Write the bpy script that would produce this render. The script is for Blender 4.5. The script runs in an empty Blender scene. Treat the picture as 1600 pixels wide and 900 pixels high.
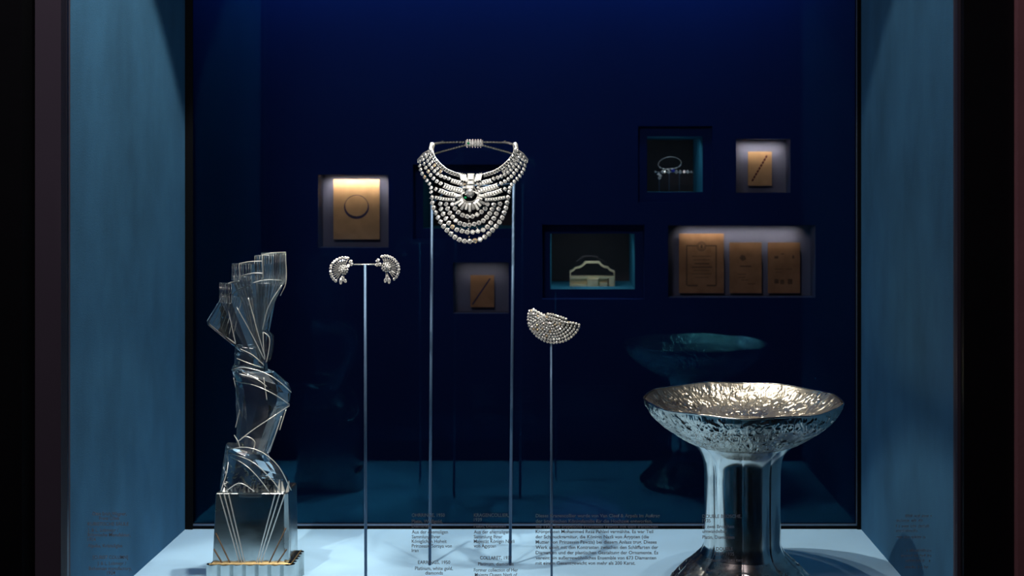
import bpy, bmesh, math, random
import numpy as np
from mathutils import Vector, Matrix
random.seed(7)
rng = np.random.RandomState(7)
PI = math.pi
sc = bpy.context.scene
COL = sc.collection

# ------------------------------------------------------------------ camera
F = 1816.0            # focal length in pixels of the 1600 px wide frame
CX, CY = 884.0, 291.0  # principal point (view camera with shift)
ZC = 1.63
cam_d = bpy.data.cameras.new('camera')
cam = bpy.data.objects.new('camera', cam_d); COL.objects.link(cam)
cam.location = (0, 0, ZC); cam.rotation_euler = (PI/2, 0, 0)
cam_d.sensor_width = 36.0; cam_d.lens = 36.0*F/1600
cam_d.shift_x = -(CX-800)/1600; cam_d.shift_y = -(450-CY)/1600
cam_d.clip_start = 0.05
cam_d.dof.use_dof = True; cam_d.dof.focus_distance = 2.12; cam_d.dof.aperture_fstop = 6.3
sc.camera = cam

def P(px, py, Y):     # a point at depth Y
    return Vector(((px-CX)*Y/F, Y, ZC-(py-CY)*Y/F))

# ------------------------------------------------------------------ world, exposure
w = bpy.data.worlds.new('world'); sc.world = w; w.use_nodes = True
w.node_tree.nodes['Background'].inputs[0].default_value = (0.25, 0.28, 0.42, 1)
w.node_tree.nodes['Background'].inputs[1].default_value = 0.004
vs = sc.view_settings
vs.view_transform = 'Standard'; vs.look = 'None'; vs.gamma = 1; vs.use_curve_mapping = False
vs.exposure = 0.0
sc.cycles.sample_clamp_indirect = 6.0
sc.cycles.caustics_refractive = False
sc.cycles.caustics_reflective = True
sc.cycles.max_bounces = 14
sc.cycles.transmission_bounces = 12
sc.cycles.transparent_max_bounces = 12

def spot(loc, tgt, watt, deg, blend, col, radius=0.012):
    d = bpy.data.lights.new('display_spot', 'SPOT'); d.energy = watt; d.spot_size = math.radians(deg)
    d.spot_blend = blend; d.color = col; d.shadow_soft_size = radius
    o = bpy.data.objects.new('display_spot', d); COL.objects.link(o); o.location = loc
    o.rotation_euler = (Vector(tgt)-Vector(loc)).to_track_quat('-Z', 'Y').to_euler()
    return o
def area(loc, tgt, watt, sx, sy, col, spread=180, name='area_lamp'):
    d = bpy.data.lights.new(name, 'AREA'); d.energy = watt; d.shape = 'RECTANGLE'; d.size = sx; d.size_y = sy
    d.color = col; d.spread = math.radians(spread)
    o = bpy.data.objects.new(name, d); COL.objects.link(o); o.location = loc
    o.rotation_euler = (Vector(tgt)-Vector(loc)).to_track_quat('-Z', 'Y').to_euler()
    return o
ZF = 0.9              # display floor height
WARM = (1.0, 0.90, 0.76)
SUN = (1.0, 0.95, 0.86)
# the row of spotlights under the front of the case ceiling
spot((-0.37, 1.95, 2.95), (-0.37, 1.97, ZF), 84, 60.5, 0.10, SUN)
spot((-0.04, 1.96, 2.95), (-0.10, 2.20, ZF), 26, 44, 0.30, SUN)
spot((0.16, 1.95, 2.78), (0.16, 1.97, ZF), 17, 70, 0.10, SUN)
spot((-0.22, 1.94, 2.95), (-0.18, 2.16, 1.66), 50, 8.5, 0.5, SUN, 0.02)   # on the collar
spot((-0.30, 1.93, 2.95), (-0.35, 2.1, 1.48), 40, 6.5, 0.5, SUN, 0.02)    # on the earrings
spot((0.02, 1.91, 2.95), (-0.02, 2.06, 1.37), 40, 5.5, 0.5, SUN, 0.02)    # on the brooch
spot((-0.46, 1.92, 2.95), (-0.56, 2.14, 1.22), 90, 16, 0.5, SUN, 0.02)    # added to brighten the crystal column
spot((0.28, 1.93, 2.95), (0.33, 2.12, 1.24), 75, 10.5, 0.5, WARM, 0.03)    # added to brighten the inside of the silver bowl
# spots added high in front of the case to brighten jewels and column
spot((-0.45, 0.55, 3.0), (-0.175, 2.14, 1.655), 210, 6.2, 0.4, SUN, 0.02)
spot((-0.80, 0.60, 3.0), (-0.362, 2.09, 1.48), 190, 4.2, 0.4, SUN, 0.02)
spot((0.25, 0.60, 3.0), (-0.02, 2.05, 1.39), 200, 3.4, 0.4, SUN, 0.02)
spot((-0.95, 0.55, 3.0), (-0.565, 2.13, 1.24), 170, 9.5, 0.6, SUN, 0.02)
# blue wash on the far wall, lamp strip near the far ceiling
area((-0.17, 3.40, 2.40), (-0.17, 3.6, 2.12), 1.9, 1.9, 0.06, (0.10, 0.42, 1.0), name='blue_wash_lamp')
# dim fill added in front of the case for surround and lettering
area((-0.6, 0.7, 2.9), (-0.7, 1.8, 1.9), 11, 0.5, 0.3, (1.0, 0.86, 0.95), name='gallery_fill')

# ------------------------------------------------------------------ helpers
def tag(o, label=None, cat=None, group=None, kind=None):
    if label: o['label'] = label
    if cat: o['category'] = cat
    if group: o['group'] = group
    if kind: o['kind'] = kind
    return o
def link_bm(name, bm, mat, parent=None, smooth=False):
    me = bpy.data.meshes.new(name)
    bmesh.ops.recalc_face_normals(bm, faces=bm.faces)
    bm.to_mesh(me); bm.free()
    if smooth:
        me.polygons.foreach_set('use_smooth', [True]*len(me.polygons))
    if mat: me.materials.append(mat)
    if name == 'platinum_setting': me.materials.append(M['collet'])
    o = bpy.data.objects.new(name, me); COL.objects.link(o)
    if parent:
        o.parent = parent
        o.matrix_parent_inverse = Matrix.Translation(-Vector(parent.location))
    return o
def empty(name, loc, label, cat, group=None):
    o = bpy.data.objects.new(name, None); COL.objects.link(o); o.location = loc
    o.empty_display_size = 0.02
    return tag(o, label, cat, group)
def box(bm, x0, x1, y0, y1, z0, z1):
    v = [bm.verts.new((x, y, z)) for x in (x0, x1) for y in (y0, y1) for z in (z0, z1)]
    for f in ((0,1,3,2),(4,6,7,5),(0,4,5,1),(2,3,7,6),(0,2,6,4),(1,5,7,3)):
        bm.faces.new([v[i] for i in f])
def prism(bm, pts, d):  # pts: closed polygon of Vectors, extruded by vector d
    a = [bm.verts.new(p) for p in pts]; b = [bm.verts.new(Vector(p)+Vector(d)) for p in pts]
    n = len(a)
    bm.faces.new(a); bm.faces.new(b[::-1])
    for i in range(n): bm.faces.new((a[i], a[(i+1) % n], b[(i+1) % n], b[i]))
def tube(bm, pts, r, seg=8, closed=False):
    pts = [Vector(p) for p in pts]; n = len(pts); rings = []
    rr = r if isinstance(r, (list, tuple)) else [r]*n
    up = Vector((0.13, 0.31, 0.94))
    for i, p in enumerate(pts):
        if closed: t = pts[(i+1) % n]-pts[i-1]
        else: t = pts[min(i+1, n-1)]-pts[max(i-1, 0)]
        t.normalize(); a = t.cross(up)
        if a.length < 0.05: a = t.cross(Vector((1, 0, 0)))
        a.normalize(); b = t.cross(a)
        rings.append([bm.verts.new(p+rr[i]*(a*math.cos(2*PI*k/seg)+b*math.sin(2*PI*k/seg))) for k in range(seg)])
    m = n if closed else n-1
    for i in range(m):
        A, B = rings[i], rings[(i+1) % n]
        for k in range(seg): bm.faces.new((A[k], A[(k+1) % seg], B[(k+1) % seg], B[k]))
    if not closed:
        bm.faces.new(rings[0][::-1]); bm.faces.new(rings[-1])
def loft(bm, rings, cap0=True, cap1=True):
    R = [[bm.verts.new(p) for p in r] for r in rings]; n = len(R[0])
    for A, B in zip(R, R[1:]):
        for k in range(n): bm.faces.new((A[k], A[(k+1) % n], B[(k+1) % n], B[k]))
    if cap0: bm.faces.new(R[0][::-1])
    if cap1: bm.faces.new(R[-1])
def bevel(o, wd, seg=2, ang=30):
    m = o.modifiers.new('bevel', 'BEVEL'); m.width = wd; m.segments = seg; m.limit_method = 'ANGLE'; m.angle_limit = math.radians(ang)
    return o
def resample(pts, n):
    pts = [Vector(p) for p in pts]
    L = [0]
    for a, b in zip(pts, pts[1:]): L.append(L[-1]+(b-a).length)
    out = []
    for i in range(n):
        s = L[-1]*i/(n-1); k = 0
        while k < len(pts)-2 and L[k+1] < s: k += 1
        t = (s-L[k])/max(L[k+1]-L[k], 1e-9); out.append(pts[k].lerp(pts[k+1], t))
    return out
def smooth_path(pts, n):   # Catmull-Rom then even spacing
    pts = [Vector(p) for p in pts]; q = [pts[0]*2-pts[1]]+pts+[pts[-1]*2-pts[-2]]; out = []
    for i in range(1, len(q)-2):
        for k in range(8):
            t = k/8; a, b, c, d = q[i-1:i+3]
            out.append(0.5*((2*b)+(c-a)*t+(2*a-5*b+4*c-d)*t*t+(3*b-a-3*c+d)*t**3))
    out.append(pts[-1]); return resample(out, n)

# ------------------------------------------------------------------ materials
def mat_new(name):
    m = bpy.data.materials.new(name); m.use_nodes = True
    nt = m.node_tree; return m, nt, nt.nodes['Principled BSDF']
def plain(name, col, rough=0.5, metal=0.0, spec=0.5, var=0.0, scale=20.0, bump=0.0, bscale=200.0, stretch=None):
    m, nt, b = mat_new(name)
    b.inputs['Base Color'].default_value = (*col, 1); b.inputs['Roughness'].default_value = rough
    b.inputs['Metallic'].default_value = metal; b.inputs['Specular IOR Level'].default_value = spec
    tc = nt.nodes.new('ShaderNodeTexCoord'); vec = tc.outputs['Object']
    if stretch:
        mp = nt.nodes.new('ShaderNodeMapping'); mp.inputs['Scale'].default_value = stretch
        nt.links.new(vec, mp.inputs[0]); vec = mp.outputs[0]
    if var:
        n = nt.nodes.new('ShaderNodeTexNoise'); n.inputs['Scale'].default_value = scale; n.inputs['Detail'].default_value = 5
        nt.links.new(vec, n.inputs[0])
        r = nt.nodes.new('ShaderNodeMapRange'); r.inputs[1].default_value = 0.3; r.inputs[2].default_value = 0.7
        r.inputs[3].default_value = 1-var; r.inputs[4].default_value = 1+var
        nt.links.new(n.outputs[0], r.inputs[0])
        mx = nt.nodes.new('ShaderNodeVectorMath'); mx.operation = 'SCALE'; mx.inputs[0].default_value = col
        nt.links.new(r.outputs[0], mx.inputs['Scale']); nt.links.new(mx.outputs[0], b.inputs['Base Color'])
    if bump:
        n = nt.nodes.new('ShaderNodeTexNoise'); n.inputs['Scale'].default_value = bscale; n.inputs['Detail'].default_value = 4
        nt.links.new(tc.outputs['Object'], n.inputs[0])
        bp = nt.nodes.new('ShaderNodeBump'); bp.inputs['Strength'].default_value = bump; bp.inputs['Distance'].default_value = 0.001
        nt.links.new(n.outputs[0], bp.inputs['Height']); nt.links.new(bp.outputs[0], b.inputs['Normal'])
    return m
M = {}
M['case_wall'] = plain('blue_felt_lining', (0.045, 0.148, 0.265), 0.85, var=0.16, scale=7, bump=0.5, bscale=500, spec=0.2, stretch=(1, 1.6, 0.8))
M['case_floor'] = plain('pale_blue_board', (0.37, 0.60, 0.80), 0.7, var=0.05, scale=9, bump=0.15, bscale=300, spec=0.25)
M['far_wall'] = plain('navy_paint', (0.006, 0.024, 0.13), 0.75, var=0.05, scale=3, spec=0.1)
M['black'] = plain('black_lacquer', (0.006, 0.006, 0.008), 0.45, spec=0.3, var=0.1)
M['deep_black'] = plain('black_paint', (0.0025, 0.003, 0.004), 0.8, spec=0.1, var=0.1)
M['frame_face'] = plain('dark_aubergine_panel', (0.055, 0.045, 0.062), 0.6, var=0.06, scale=4, spec=0.3)
M['maroon'] = plain('maroon_plaster', (0.30, 0.13, 0.14), 0.8, var=0.1, scale=12, bump=0.4, bscale=150)
M['frame_metal'] = plain('dark_metal_rail', (0.10, 0.13, 0.17), 0.35, 0.9)
M['rail_light'] = plain('brushed_rail', (0.16, 0.21, 0.30), 0.5, 0.7)
M['pole'] = plain('blue_grey_rod', (0.075, 0.135, 0.225), 0.45, 0.35, var=0.06, scale=15)
M['niche_grey'] = plain('grey_blue_lining', (0.15, 0.17, 0.26), 0.8, var=0.05, scale=10, spec=0.15)
M['niche_teal'] = plain('teal_blue_lining', (0.03, 0.22, 0.34), 0.7, var=0.05, scale=10, spec=0.2)
M['niche_back'] = plain('charcoal_back_panel', (0.05, 0.048, 0.055), 0.8, var=0.1, scale=10, spec=0.1)
M['paper'] = plain('tan_paper', (0.62, 0.40, 0.21), 0.85, var=0.10, scale=30, bump=0.2, bscale=250, spec=0.1)
M['paper_old'] = plain('brown_paper', (0.42, 0.24, 0.13), 0.85, var=0.16, scale=30, bump=0.2, bscale=250, spec=0.1)
M['ink_blue'] = plain('indigo_gouache', (0.04, 0.035, 0.10), 0.7, var=0.3, scale=60)
M['ink_red'] = plain('dark_red_gouache', (0.10, 0.008, 0.012), 0.6, var=0.5, scale=120)
M['ink_brown'] = plain('sepia_ink', (0.16, 0.10, 0.06), 0.8, var=0.3, scale=90)
M['gold'] = plain('pale_gold', (0.86, 0.78, 0.50), 0.38, 0.55, var=0.08, scale=40)
M['gold_glint'] = plain('gold_highlight', (0.85, 0.62, 0.30), 0.3, 0.9, var=0.3, scale=150)  # gold-ish highlights of the nickel silver ledge, put into a colour

def platinum():
    m, nt, b = mat_new('platinum')
    b.inputs['Base Color'].default_value = (0.82, 0.81, 0.77, 1); b.inputs['Metallic'].default_value = 0.7; b.inputs['Roughness'].default_value = 0.24
    tc = nt.nodes.new('ShaderNodeTexCoord'); n = nt.nodes.new('ShaderNodeTexNoise'); n.inputs['Scale'].default_value = 700
    nt.links.new(tc.outputs['Object'], n.inputs[0])
    bp = nt.nodes.new('ShaderNodeBump'); bp.inputs['Strength'].default_value = 0.6; bp.inputs['Distance'].default_value = 0.001
    nt.links.new(n.outputs[0], bp.inputs['Height']); nt.links.new(bp.outputs[0], b.inputs['Normal'])
    return m
M['platinum'] = platinum()
M['collet'] = plain('shadowed_collet_metal', (0.30, 0.30, 0.29), 0.22, 1.0)  # darker copy of the platinum, shade between the stones put into its colour
def diamond(name, tint, diff):
    m = bpy.data.materials.new(name); m.use_nodes = True; nt = m.node_tree; nt.nodes.clear()
    out = nt.nodes.new('ShaderNodeOutputMaterial')
    gl = nt.nodes.new('ShaderNodeBsdfGlossy'); gl.inputs['Roughness'].default_value = 0.16; gl.inputs['Color'].default_value = (*tint, 1)
    gs = nt.nodes.new('ShaderNodeBsdfGlass'); gs.inputs['IOR'].default_value = 2.3; gs.inputs['Roughness'].default_value = 0.0; gs.inputs['Color'].default_value = (*tint, 1)
    df = nt.nodes.new('ShaderNodeBsdfDiffuse'); df.inputs['Color'].default_value = (*[t*0.9 for t in tint], 1)
    # every facet catches light differently: vary the gloss by a cell pattern
    tc = nt.nodes.new('ShaderNodeTexCoord'); vo = nt.nodes.new('ShaderNodeTexVoronoi'); vo.inputs['Scale'].default_value = 650
    nt.links.new(tc.outputs['Object'], vo.inputs['Vector'])
    sp = nt.nodes.new('ShaderNodeSeparateColor'); nt.links.new(vo.outputs['Color'], sp.inputs[0])
    r = nt.nodes.new('ShaderNodeMapRange'); r.inputs[3].default_value = max(diff-0.3, 0); r.inputs[4].default_value = min(diff+0.3, 1)
    nt.links.new(sp.outputs[0], r.inputs[0])
    m1 = nt.nodes.new('ShaderNodeMixShader'); m1.inputs[0].default_value = 0.55
    nt.links.new(gs.outputs[0], m1.inputs[1]); nt.links.new(gl.outputs[0], m1.inputs[2])
    m2 = nt.nodes.new('ShaderNodeMixShader'); nt.links.new(r.outputs[0], m2.inputs[0])
    nt.links.new(m1.outputs[0], m2.inputs[1]); nt.links.new(df.outputs[0], m2.inputs[2])
    nt.links.new(m2.outputs[0], out.inputs[0]); return m
M['diamond'] = diamond('diamond', (0.97, 0.97, 0.94), 0.62)
M['diamond_warm'] = diamond('diamond_champagne', (1.0, 0.74, 0.42), 0.45)
M['diamond_grey'] = diamond('diamond_baguette', (0.62, 0.63, 0.62), 0.22)
M['diamond_table'] = diamond('diamond_table', (0.80, 0.80, 0.78), 0.16)  # darker copy of the stone, its dark table reflection put into the colour
M['green_glint'] = diamond('green_glint', (0.02, 0.45, 0.16), 0.4)  # green glint on a diamond, put into the stone's colour
M['sapphire'] = diamond('sapphire', (0.12, 0.12, 0.75), 0.4)

def pane_mat():
    m = bpy.data.materials.new('clear_pane_glass'); m.use_nodes = True; nt = m.node_tree; nt.nodes.clear()
    out = nt.nodes.new('ShaderNodeOutputMaterial'); mx = nt.nodes.new('ShaderNodeMixShader')
    tr = nt.nodes.new('ShaderNodeBsdfTransparent'); tr.inputs[0].default_value = (0.985, 0.985, 0.98, 1)
    gl = nt.nodes.new('ShaderNodeBsdfGlossy'); gl.inputs['Roughness'].default_value = 0.0; gl.inputs['Color'].default_value = (0.07, 0.46, 0.80, 1)   # anti-reflective coating: faint blue reflection
    geo = nt.nodes.new('ShaderNodeNewGeometry'); mr = nt.nodes.new('ShaderNodeMapRange')
    mr.inputs[3].default_value = 1.45; mr.inputs[4].default_value = 1/1.45
    nt.links.new(geo.outputs['Backfacing'], mr.inputs[0])
    fr = nt.nodes.new('ShaderNodeFresnel'); nt.links.new(mr.outputs[0], fr.inputs['IOR'])
    nt.links.new(fr.outputs[0], mx.inputs[0]); nt.links.new(tr.outputs[0], mx.inputs[1]); nt.links.new(gl.outputs[0], mx.inputs[2])
    nt.links.new(mx.outputs[0], out.inputs[0]); return m
M['pane'] = pane_mat()
def crystal(name, rough, frost):
    m = bpy.data.materials.new(name); m.use_nodes = True; nt = m.node_tree; nt.nodes.clear()
    out = nt.nodes.new('ShaderNodeOutputMaterial')
    gs = nt.nodes.new('ShaderNodeBsdfGlass'); gs.inputs['IOR'].default_value = 1.5; gs.inputs['Roughness'].default_value = rough
    gs.inputs['Color'].default_value = (0.97, 0.99, 1, 1)
    tc = nt.nodes.new('ShaderNodeTexCoord'); n = nt.nodes.new('ShaderNodeTexNoise'); n.inputs['Scale'].default_value = 45; n.inputs['Detail'].default_value = 2
    nt.links.new(tc.outputs['Object'], n.inputs[0])
    bp = nt.nodes.new('ShaderNodeBump'); bp.inputs['Strength'].default_value = 0.12; bp.inputs['Distance'].default_value = 0.004
    nt.links.new(n.outputs[0], bp.inputs['Height']); nt.links.new(bp.outputs[0], gs.inputs['Normal'])
    gl = nt.nodes.new('ShaderNodeBsdfGlossy'); gl.inputs['Roughness'].default_value = 0.25; gl.inputs['Color'].default_value = (0.9, 0.92, 0.9, 1)
    mx = nt.nodes.new('ShaderNodeMixShader'); mx.inputs[0].default_value = frost
    nt.links.new(gs.outputs[0], mx.inputs[1]); nt.links.new(gl.outputs[0], mx.inputs[2])
    nt.links.new(mx.outputs[0], out.inputs[0]); return m
M['crystal'] = crystal('cut_crystal', 0.0, 0.09)
M['edge_glint'] = crystal('crystal_edge_glint', 0.2, 0.5)
_nt = M['edge_glint'].node_tree
_df = _nt.nodes.new('ShaderNodeBsdfDiffuse'); _df.inputs[0].default_value = (0.85, 0.85, 0.8, 1)  # diffuse white paints the bright highlight along crystal edges
_mx = _nt.nodes.new('ShaderNodeMixShader'); _mx.inputs[0].default_value = 0.38
_out = [n for n in _nt.nodes if n.type == 'OUTPUT_MATERIAL'][0]
_nt.links.new(_out.inputs[0].links[0].from_socket, _mx.inputs[1]); _nt.links.new(_df.outputs[0], _mx.inputs[2]); _nt.links.new(_mx.outputs[0], _out.inputs[0])
def silver(name, col, r0, r1, dark):
    m, nt, b = mat_new(name); b.inputs['Metallic'].default_value = 1
    tc = nt.nodes.new('ShaderNodeTexCoord'); n = nt.nodes.new('ShaderNodeTexNoise'); n.inputs['Scale'].default_value = 14; n.inputs['Detail'].default_value = 7
    nt.links.new(tc.outputs['Object'], n.inputs[0])
    cr = nt.nodes.new('ShaderNodeValToRGB'); cr.color_ramp.elements[0].position = 0.34; cr.color_ramp.elements[1].position = 0.56
    cr.color_ramp.elements[0].color = (*[c*dark for c in col], 1); cr.color_ramp.elements[1].color = (*col, 1)
    nt.links.new(n.outputs[0], cr.inputs[0]); nt.links.new(cr.outputs[0], b.inputs['Base Color'])
    r = nt.nodes.new('ShaderNodeMapRange'); r.inputs[1].default_value = 0.3; r.inputs[2].default_value = 0.7; r.inputs[3].default_value = r1; r.inputs[4].default_value = r0
    nt.links.new(n.outputs[0], r.inputs[0]); nt.links.new(r.outputs[0], b.inputs['Roughness']); return m
M['silver'] = silver('silver', (0.80, 0.80, 0.77), 0.12, 0.26, 0.72)
M['silver_relief'] = silver('chased_silver', (0.80, 0.77, 0.70), 0.20, 0.34, 0.6)
M['silver_inside'] = silver('chased_silver_warm', (0.88, 0.80, 0.66), 0.24, 0.38, 0.7)  # paler, warmer silver for the inside of the bowl
M['alpaca'] = silver('nickel_silver', (0.56, 0.60, 0.60), 0.14, 0.30, 0.55)
M['crystal_band'] = crystal('fluted_crystal', 0.08, 0.22)
def letter_mat():
    m = bpy.data.materials.new('grey_vinyl_lettering'); m.use_nodes = True; nt = m.node_tree; nt.nodes.clear()
    out = nt.nodes.new('ShaderNodeOutputMaterial'); mx = nt.nodes.new('ShaderNodeMixShader'); mx.inputs[0].default_value = 0.25
    a = nt.nodes.new('ShaderNodeBsdfDiffuse'); a.inputs[0].default_value = (0.45, 0.42, 0.43, 1)
    b = nt.nodes.new('ShaderNodeBsdfTranslucent'); b.inputs[0].default_value = (0.16, 0.17, 0.19, 1)
    nt.links.new(a.outputs[0], mx.inputs[1]); nt.links.new(b.outputs[0], mx.inputs[2]); nt.links.new(mx.outputs[0], out.inputs[0]); return m
M['letter'] = letter_mat()

# ------------------------------------------------------------------ the case
YF, YB = 1.875, 2.475
XL, XR = (290-CX)*YB/F, (1345-CX)*YB/F
ZT = 3.05
def struct(name, bm, m): return tag(link_bm(name, bm, m), kind='structure')
bm = bmesh.new(); box(bm, XL-0.02, XR+0.02, YF-0.01, YB+0.03, ZF-0.03, ZF); struct('floor', bm, M['case_floor'])
bm = bmesh.new(); box(bm, XL-0.02, XL, YF, YB+0.03, ZF-0.03, ZT); struct('wall_left', bm, M['case_wall'])
bm = bmesh.new(); box(bm, XR, XR+0.02, YF, YB+0.03, ZF-0.03, ZT); struct('wall_right', bm, M['case_wall'])
bm = bmesh.new(); box(bm, XL-0.02, XR+0.02, YF, YB+0.03, ZT, ZT+0.02); struct('ceiling', bm, M['case_wall'])
# rear glass and its frame
def window(name, y, x0, x1, z0, z1, fr, dep, rail):
    bm = bmesh.new(); box(bm, x0+fr*0.5, x1-fr*0.5, y+0.004, y+0.010, z0+fr*0.5, z1-fr*0.5)
    o = link_bm('glass_pane', bm, M['pane'])
    root = bpy.data.objects.new(name, None); COL.objects.link(root); root.location = ((x0+x1)/2, y, z0)
    root['kind'] = 'structure'
    o.parent = root; o.matrix_parent_inverse = Matrix.Translation(-Vector(root.location))
    bm = bmesh.new()
    box(bm, x0, x0+fr, y, y+dep, z0, z1); box(bm, x1-fr, x1, y, y+dep, z0, z1)
    box(bm, x0, x1, y, y+dep, z0, z0+fr); box(bm, x0, x1, y, y+dep, z1-fr, z1)
    link_bm('window_frame', bm, M['deep_black'], root)
    if rail:
        bm = bmesh.new(); t = 0.0022
        for (a, b, c, d) in ((x0+fr, x0+fr+t, z0+fr, z1-fr), (x1-fr-t, x1-fr, z0+fr, z1-fr), (x0+fr, x1-fr, z0+fr, z0+fr+0.0032)):
            box(bm, a, b, y-0.001, y+0.003, c, d)
        link_bm('glazing_rail', bm, M['rail_light'], root)
    return root
window('window_2', YB, XL, XR, ZF, ZT, 0.0072, 0.02, True)
bm = bmesh.new(); box(bm, XL, XL+0.016, YB-0.004, YB, ZF+0.0, ZT); struct('trim_1', bm, M['deep_black'])
bm = bmesh.new(); box(bm, XR-0.008, XR, YB-0.004, YB, ZF, ZT); struct('trim_2', bm, M['deep_black'])
# front glass: bottom rail stands 5 cm over the display floor
bm = bmesh.new(); box(bm, XL, XR, YF-0.010, YF-0.002, ZF+0.05, ZT)
g = link_bm('glass_pane', bm, M['pane'])
root = bpy.data.objects.new('window_1', None); COL.objects.link(root); root.location = (0, YF, ZF); root['kind'] = 'structure'
g.parent = root; g.matrix_parent_inverse = Matrix.Translation(-Vector(root.location))
bm = bmesh.new(); box(bm, XL-0.02, XR+0.02, YF-0.02, YF, ZF-0.05, ZF+0.05); box(bm, XL-0.02, XR+0.02, YF-0.02, YF, ZT-0.06, ZT)
link_bm('window_frame', bm, M['deep_black'], root)
# front surround, left side
def pxbox(name, px0, px1, y0, y1, m, z0=0.3, z1=3.2):
    bm = bmesh.new(); box(bm, (px0-CX)*y0/F, (px1-CX)*y0/F, y0, y1, z0, z1); return struct(name, bm, m)
pxbox('trim_3', 103.0, 105.0, 1.868, 1.874, M['frame_metal'])
pxbox('trim_4', 95, 103.2, 1.864, 1.88, M['deep_black'])
pxbox('trim_5', 35, 95.2, 1.845, 1.88, M['frame_face'])
pxbox('wall_front_left', -400, 34, 1.80, 1.88, M['deep_black'])
pxbox('trim_6', 1493.5, 1496, 1.868, 1.874, M['frame_metal'])
pxbox('trim_7', 1496, 1506, 1.860, 1.88, M['frame_face'])
pxbox('trim_8', 1506, 1589, 1.845, 1.88, M['black'])
pxbox('wall_front_right', 1590.5, 2100, 1.83, 1.88, M['maroon'])
bm = bmesh.new(); box(bm, -1.6, 1.3, 1.80, 1.88, ZT-0.02, 3.3); struct('wall_front_top', bm, M['deep_black'])
bm = bmesh.new(); box(bm, -1.6, 1.3, 1.80, 1.88, 0.0, ZF-0.04); struct('wall_front_bottom', bm, M['deep_black'])

# ------------------------------------------------------------------ far wall with its niches
YW = 3.6
NICHES = [  # outer rect on the wall (px), kind
    (497, 273, 607, 387, 'flat'), (645, 257, 813, 374, 'deep'), (708, 410, 795, 490, 'flat'),
    (847, 351, 1007, 468, 'deep'), (997, 197, 1113, 316, 'deep'), (1150, 217, 1235, 301, 'flat'), (1044, 352, 1274, 465, 'flat')]
def wx(px, y=YW): return (px-CX)*y/F
def wz(py, y=YW): return ZC-(py-CY)*y/F
xs = sorted(set([-2.0, 1.7]+[wx(n[i]) for n in NICHES for i in (0, 2)]))
zs = sorted(set([0.0, 2.9]+[wz(n[i]) for n in NICHES for i in (1, 3)]))
bm = bmesh.new(); vc = {}
def V(x, z):
    if (x, z) not in vc: vc[(x, z)] = bm.verts.new((x, YW, z))
    return vc[(x, z)]
for x0, x1 in zip(xs, xs[1:]):
    for z0, z1 in zip(zs, zs[1:]):
        cx, cz = (x0+x1)/2, (z0+z1)/2
        if any(wx(n[0]) < cx < wx(n[2]) and wz(n[3]) < cz < wz(n[1]) for n in NICHES): continue
        bm.faces.new((V(x0, z0), V(x1, z0), V(x1, z1), V(x0, z1)))
wb = bm
me = bpy.data.meshes.new('wall_back'); wb.to_mesh(me); wb.free(); me.materials.append(M['far_wall'])
o = bpy.data.objects.new('wall_back', me); COL.objects.link(o); o['kind'] = 'structure'
bm = bmesh.new(); box(bm, -2.0, -1.98, YB+0.03, YW, 0, 2.9); struct('wall_far_left', bm, M['far_wall'])
bm = bmesh.new(); box(bm, 1.68, 1.7, YB+0.03, YW, 0, 2.9); struct('wall_far_right', bm, M['far_wall'])
bm = bmesh.new(); box(bm, -2.0, 1.7, YB+0.03, YW, -0.02, 0); struct('floor_far', bm, M['deep_black'])
bm = bmesh.new(); box(bm, -2.0, 1.7, YB+0.03, YW, 2.9, 2.92); struct('ceiling_far', bm, M['deep_black'])

def lining(bm, x0, x1, z0, z1, y0, y1, t=0.003):   # four sides, open to the front
    box(bm, x0-t, x0, y0, y1, z0-t, z1+t); box(bm, x1, x1+t, y0, y1, z0-t, z1+t)
    box(bm, x0, x1, y0, y1, z0-t, z0); box(bm, x0, x1, y0, y1, z1, z1+t)
def flat_niche(r, label, watt, col, d=0.075):
    x0, x1, z0, z1 = wx(r[0]), wx(r[2]), wz(r[3]), wz(r[1])
    t = empty('wall_niche', ((x0+x1)/2, YW, z0), label, 'niche')
    bm = bmesh.new(); lining(bm, x0, x1, z0, z1, YW+0.001, YW+d); link_bm('niche_lining', bm, M['niche_grey'], t)
    bm = bmesh.new(); box(bm, x0-.003, x1+.003, YW+d, YW+d+0.004, z0-.003, z1+.003); link_bm('back_panel', bm, M['niche_grey'], t)
    area(((x0+x1)/2, YW+0.030, z1-0.003), ((x0+x1)/2, YW+0.075, z1-0.045), watt, (x1-x0)*0.8, 0.006, col, spread=85, name='niche_lamp')
    return t
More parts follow.
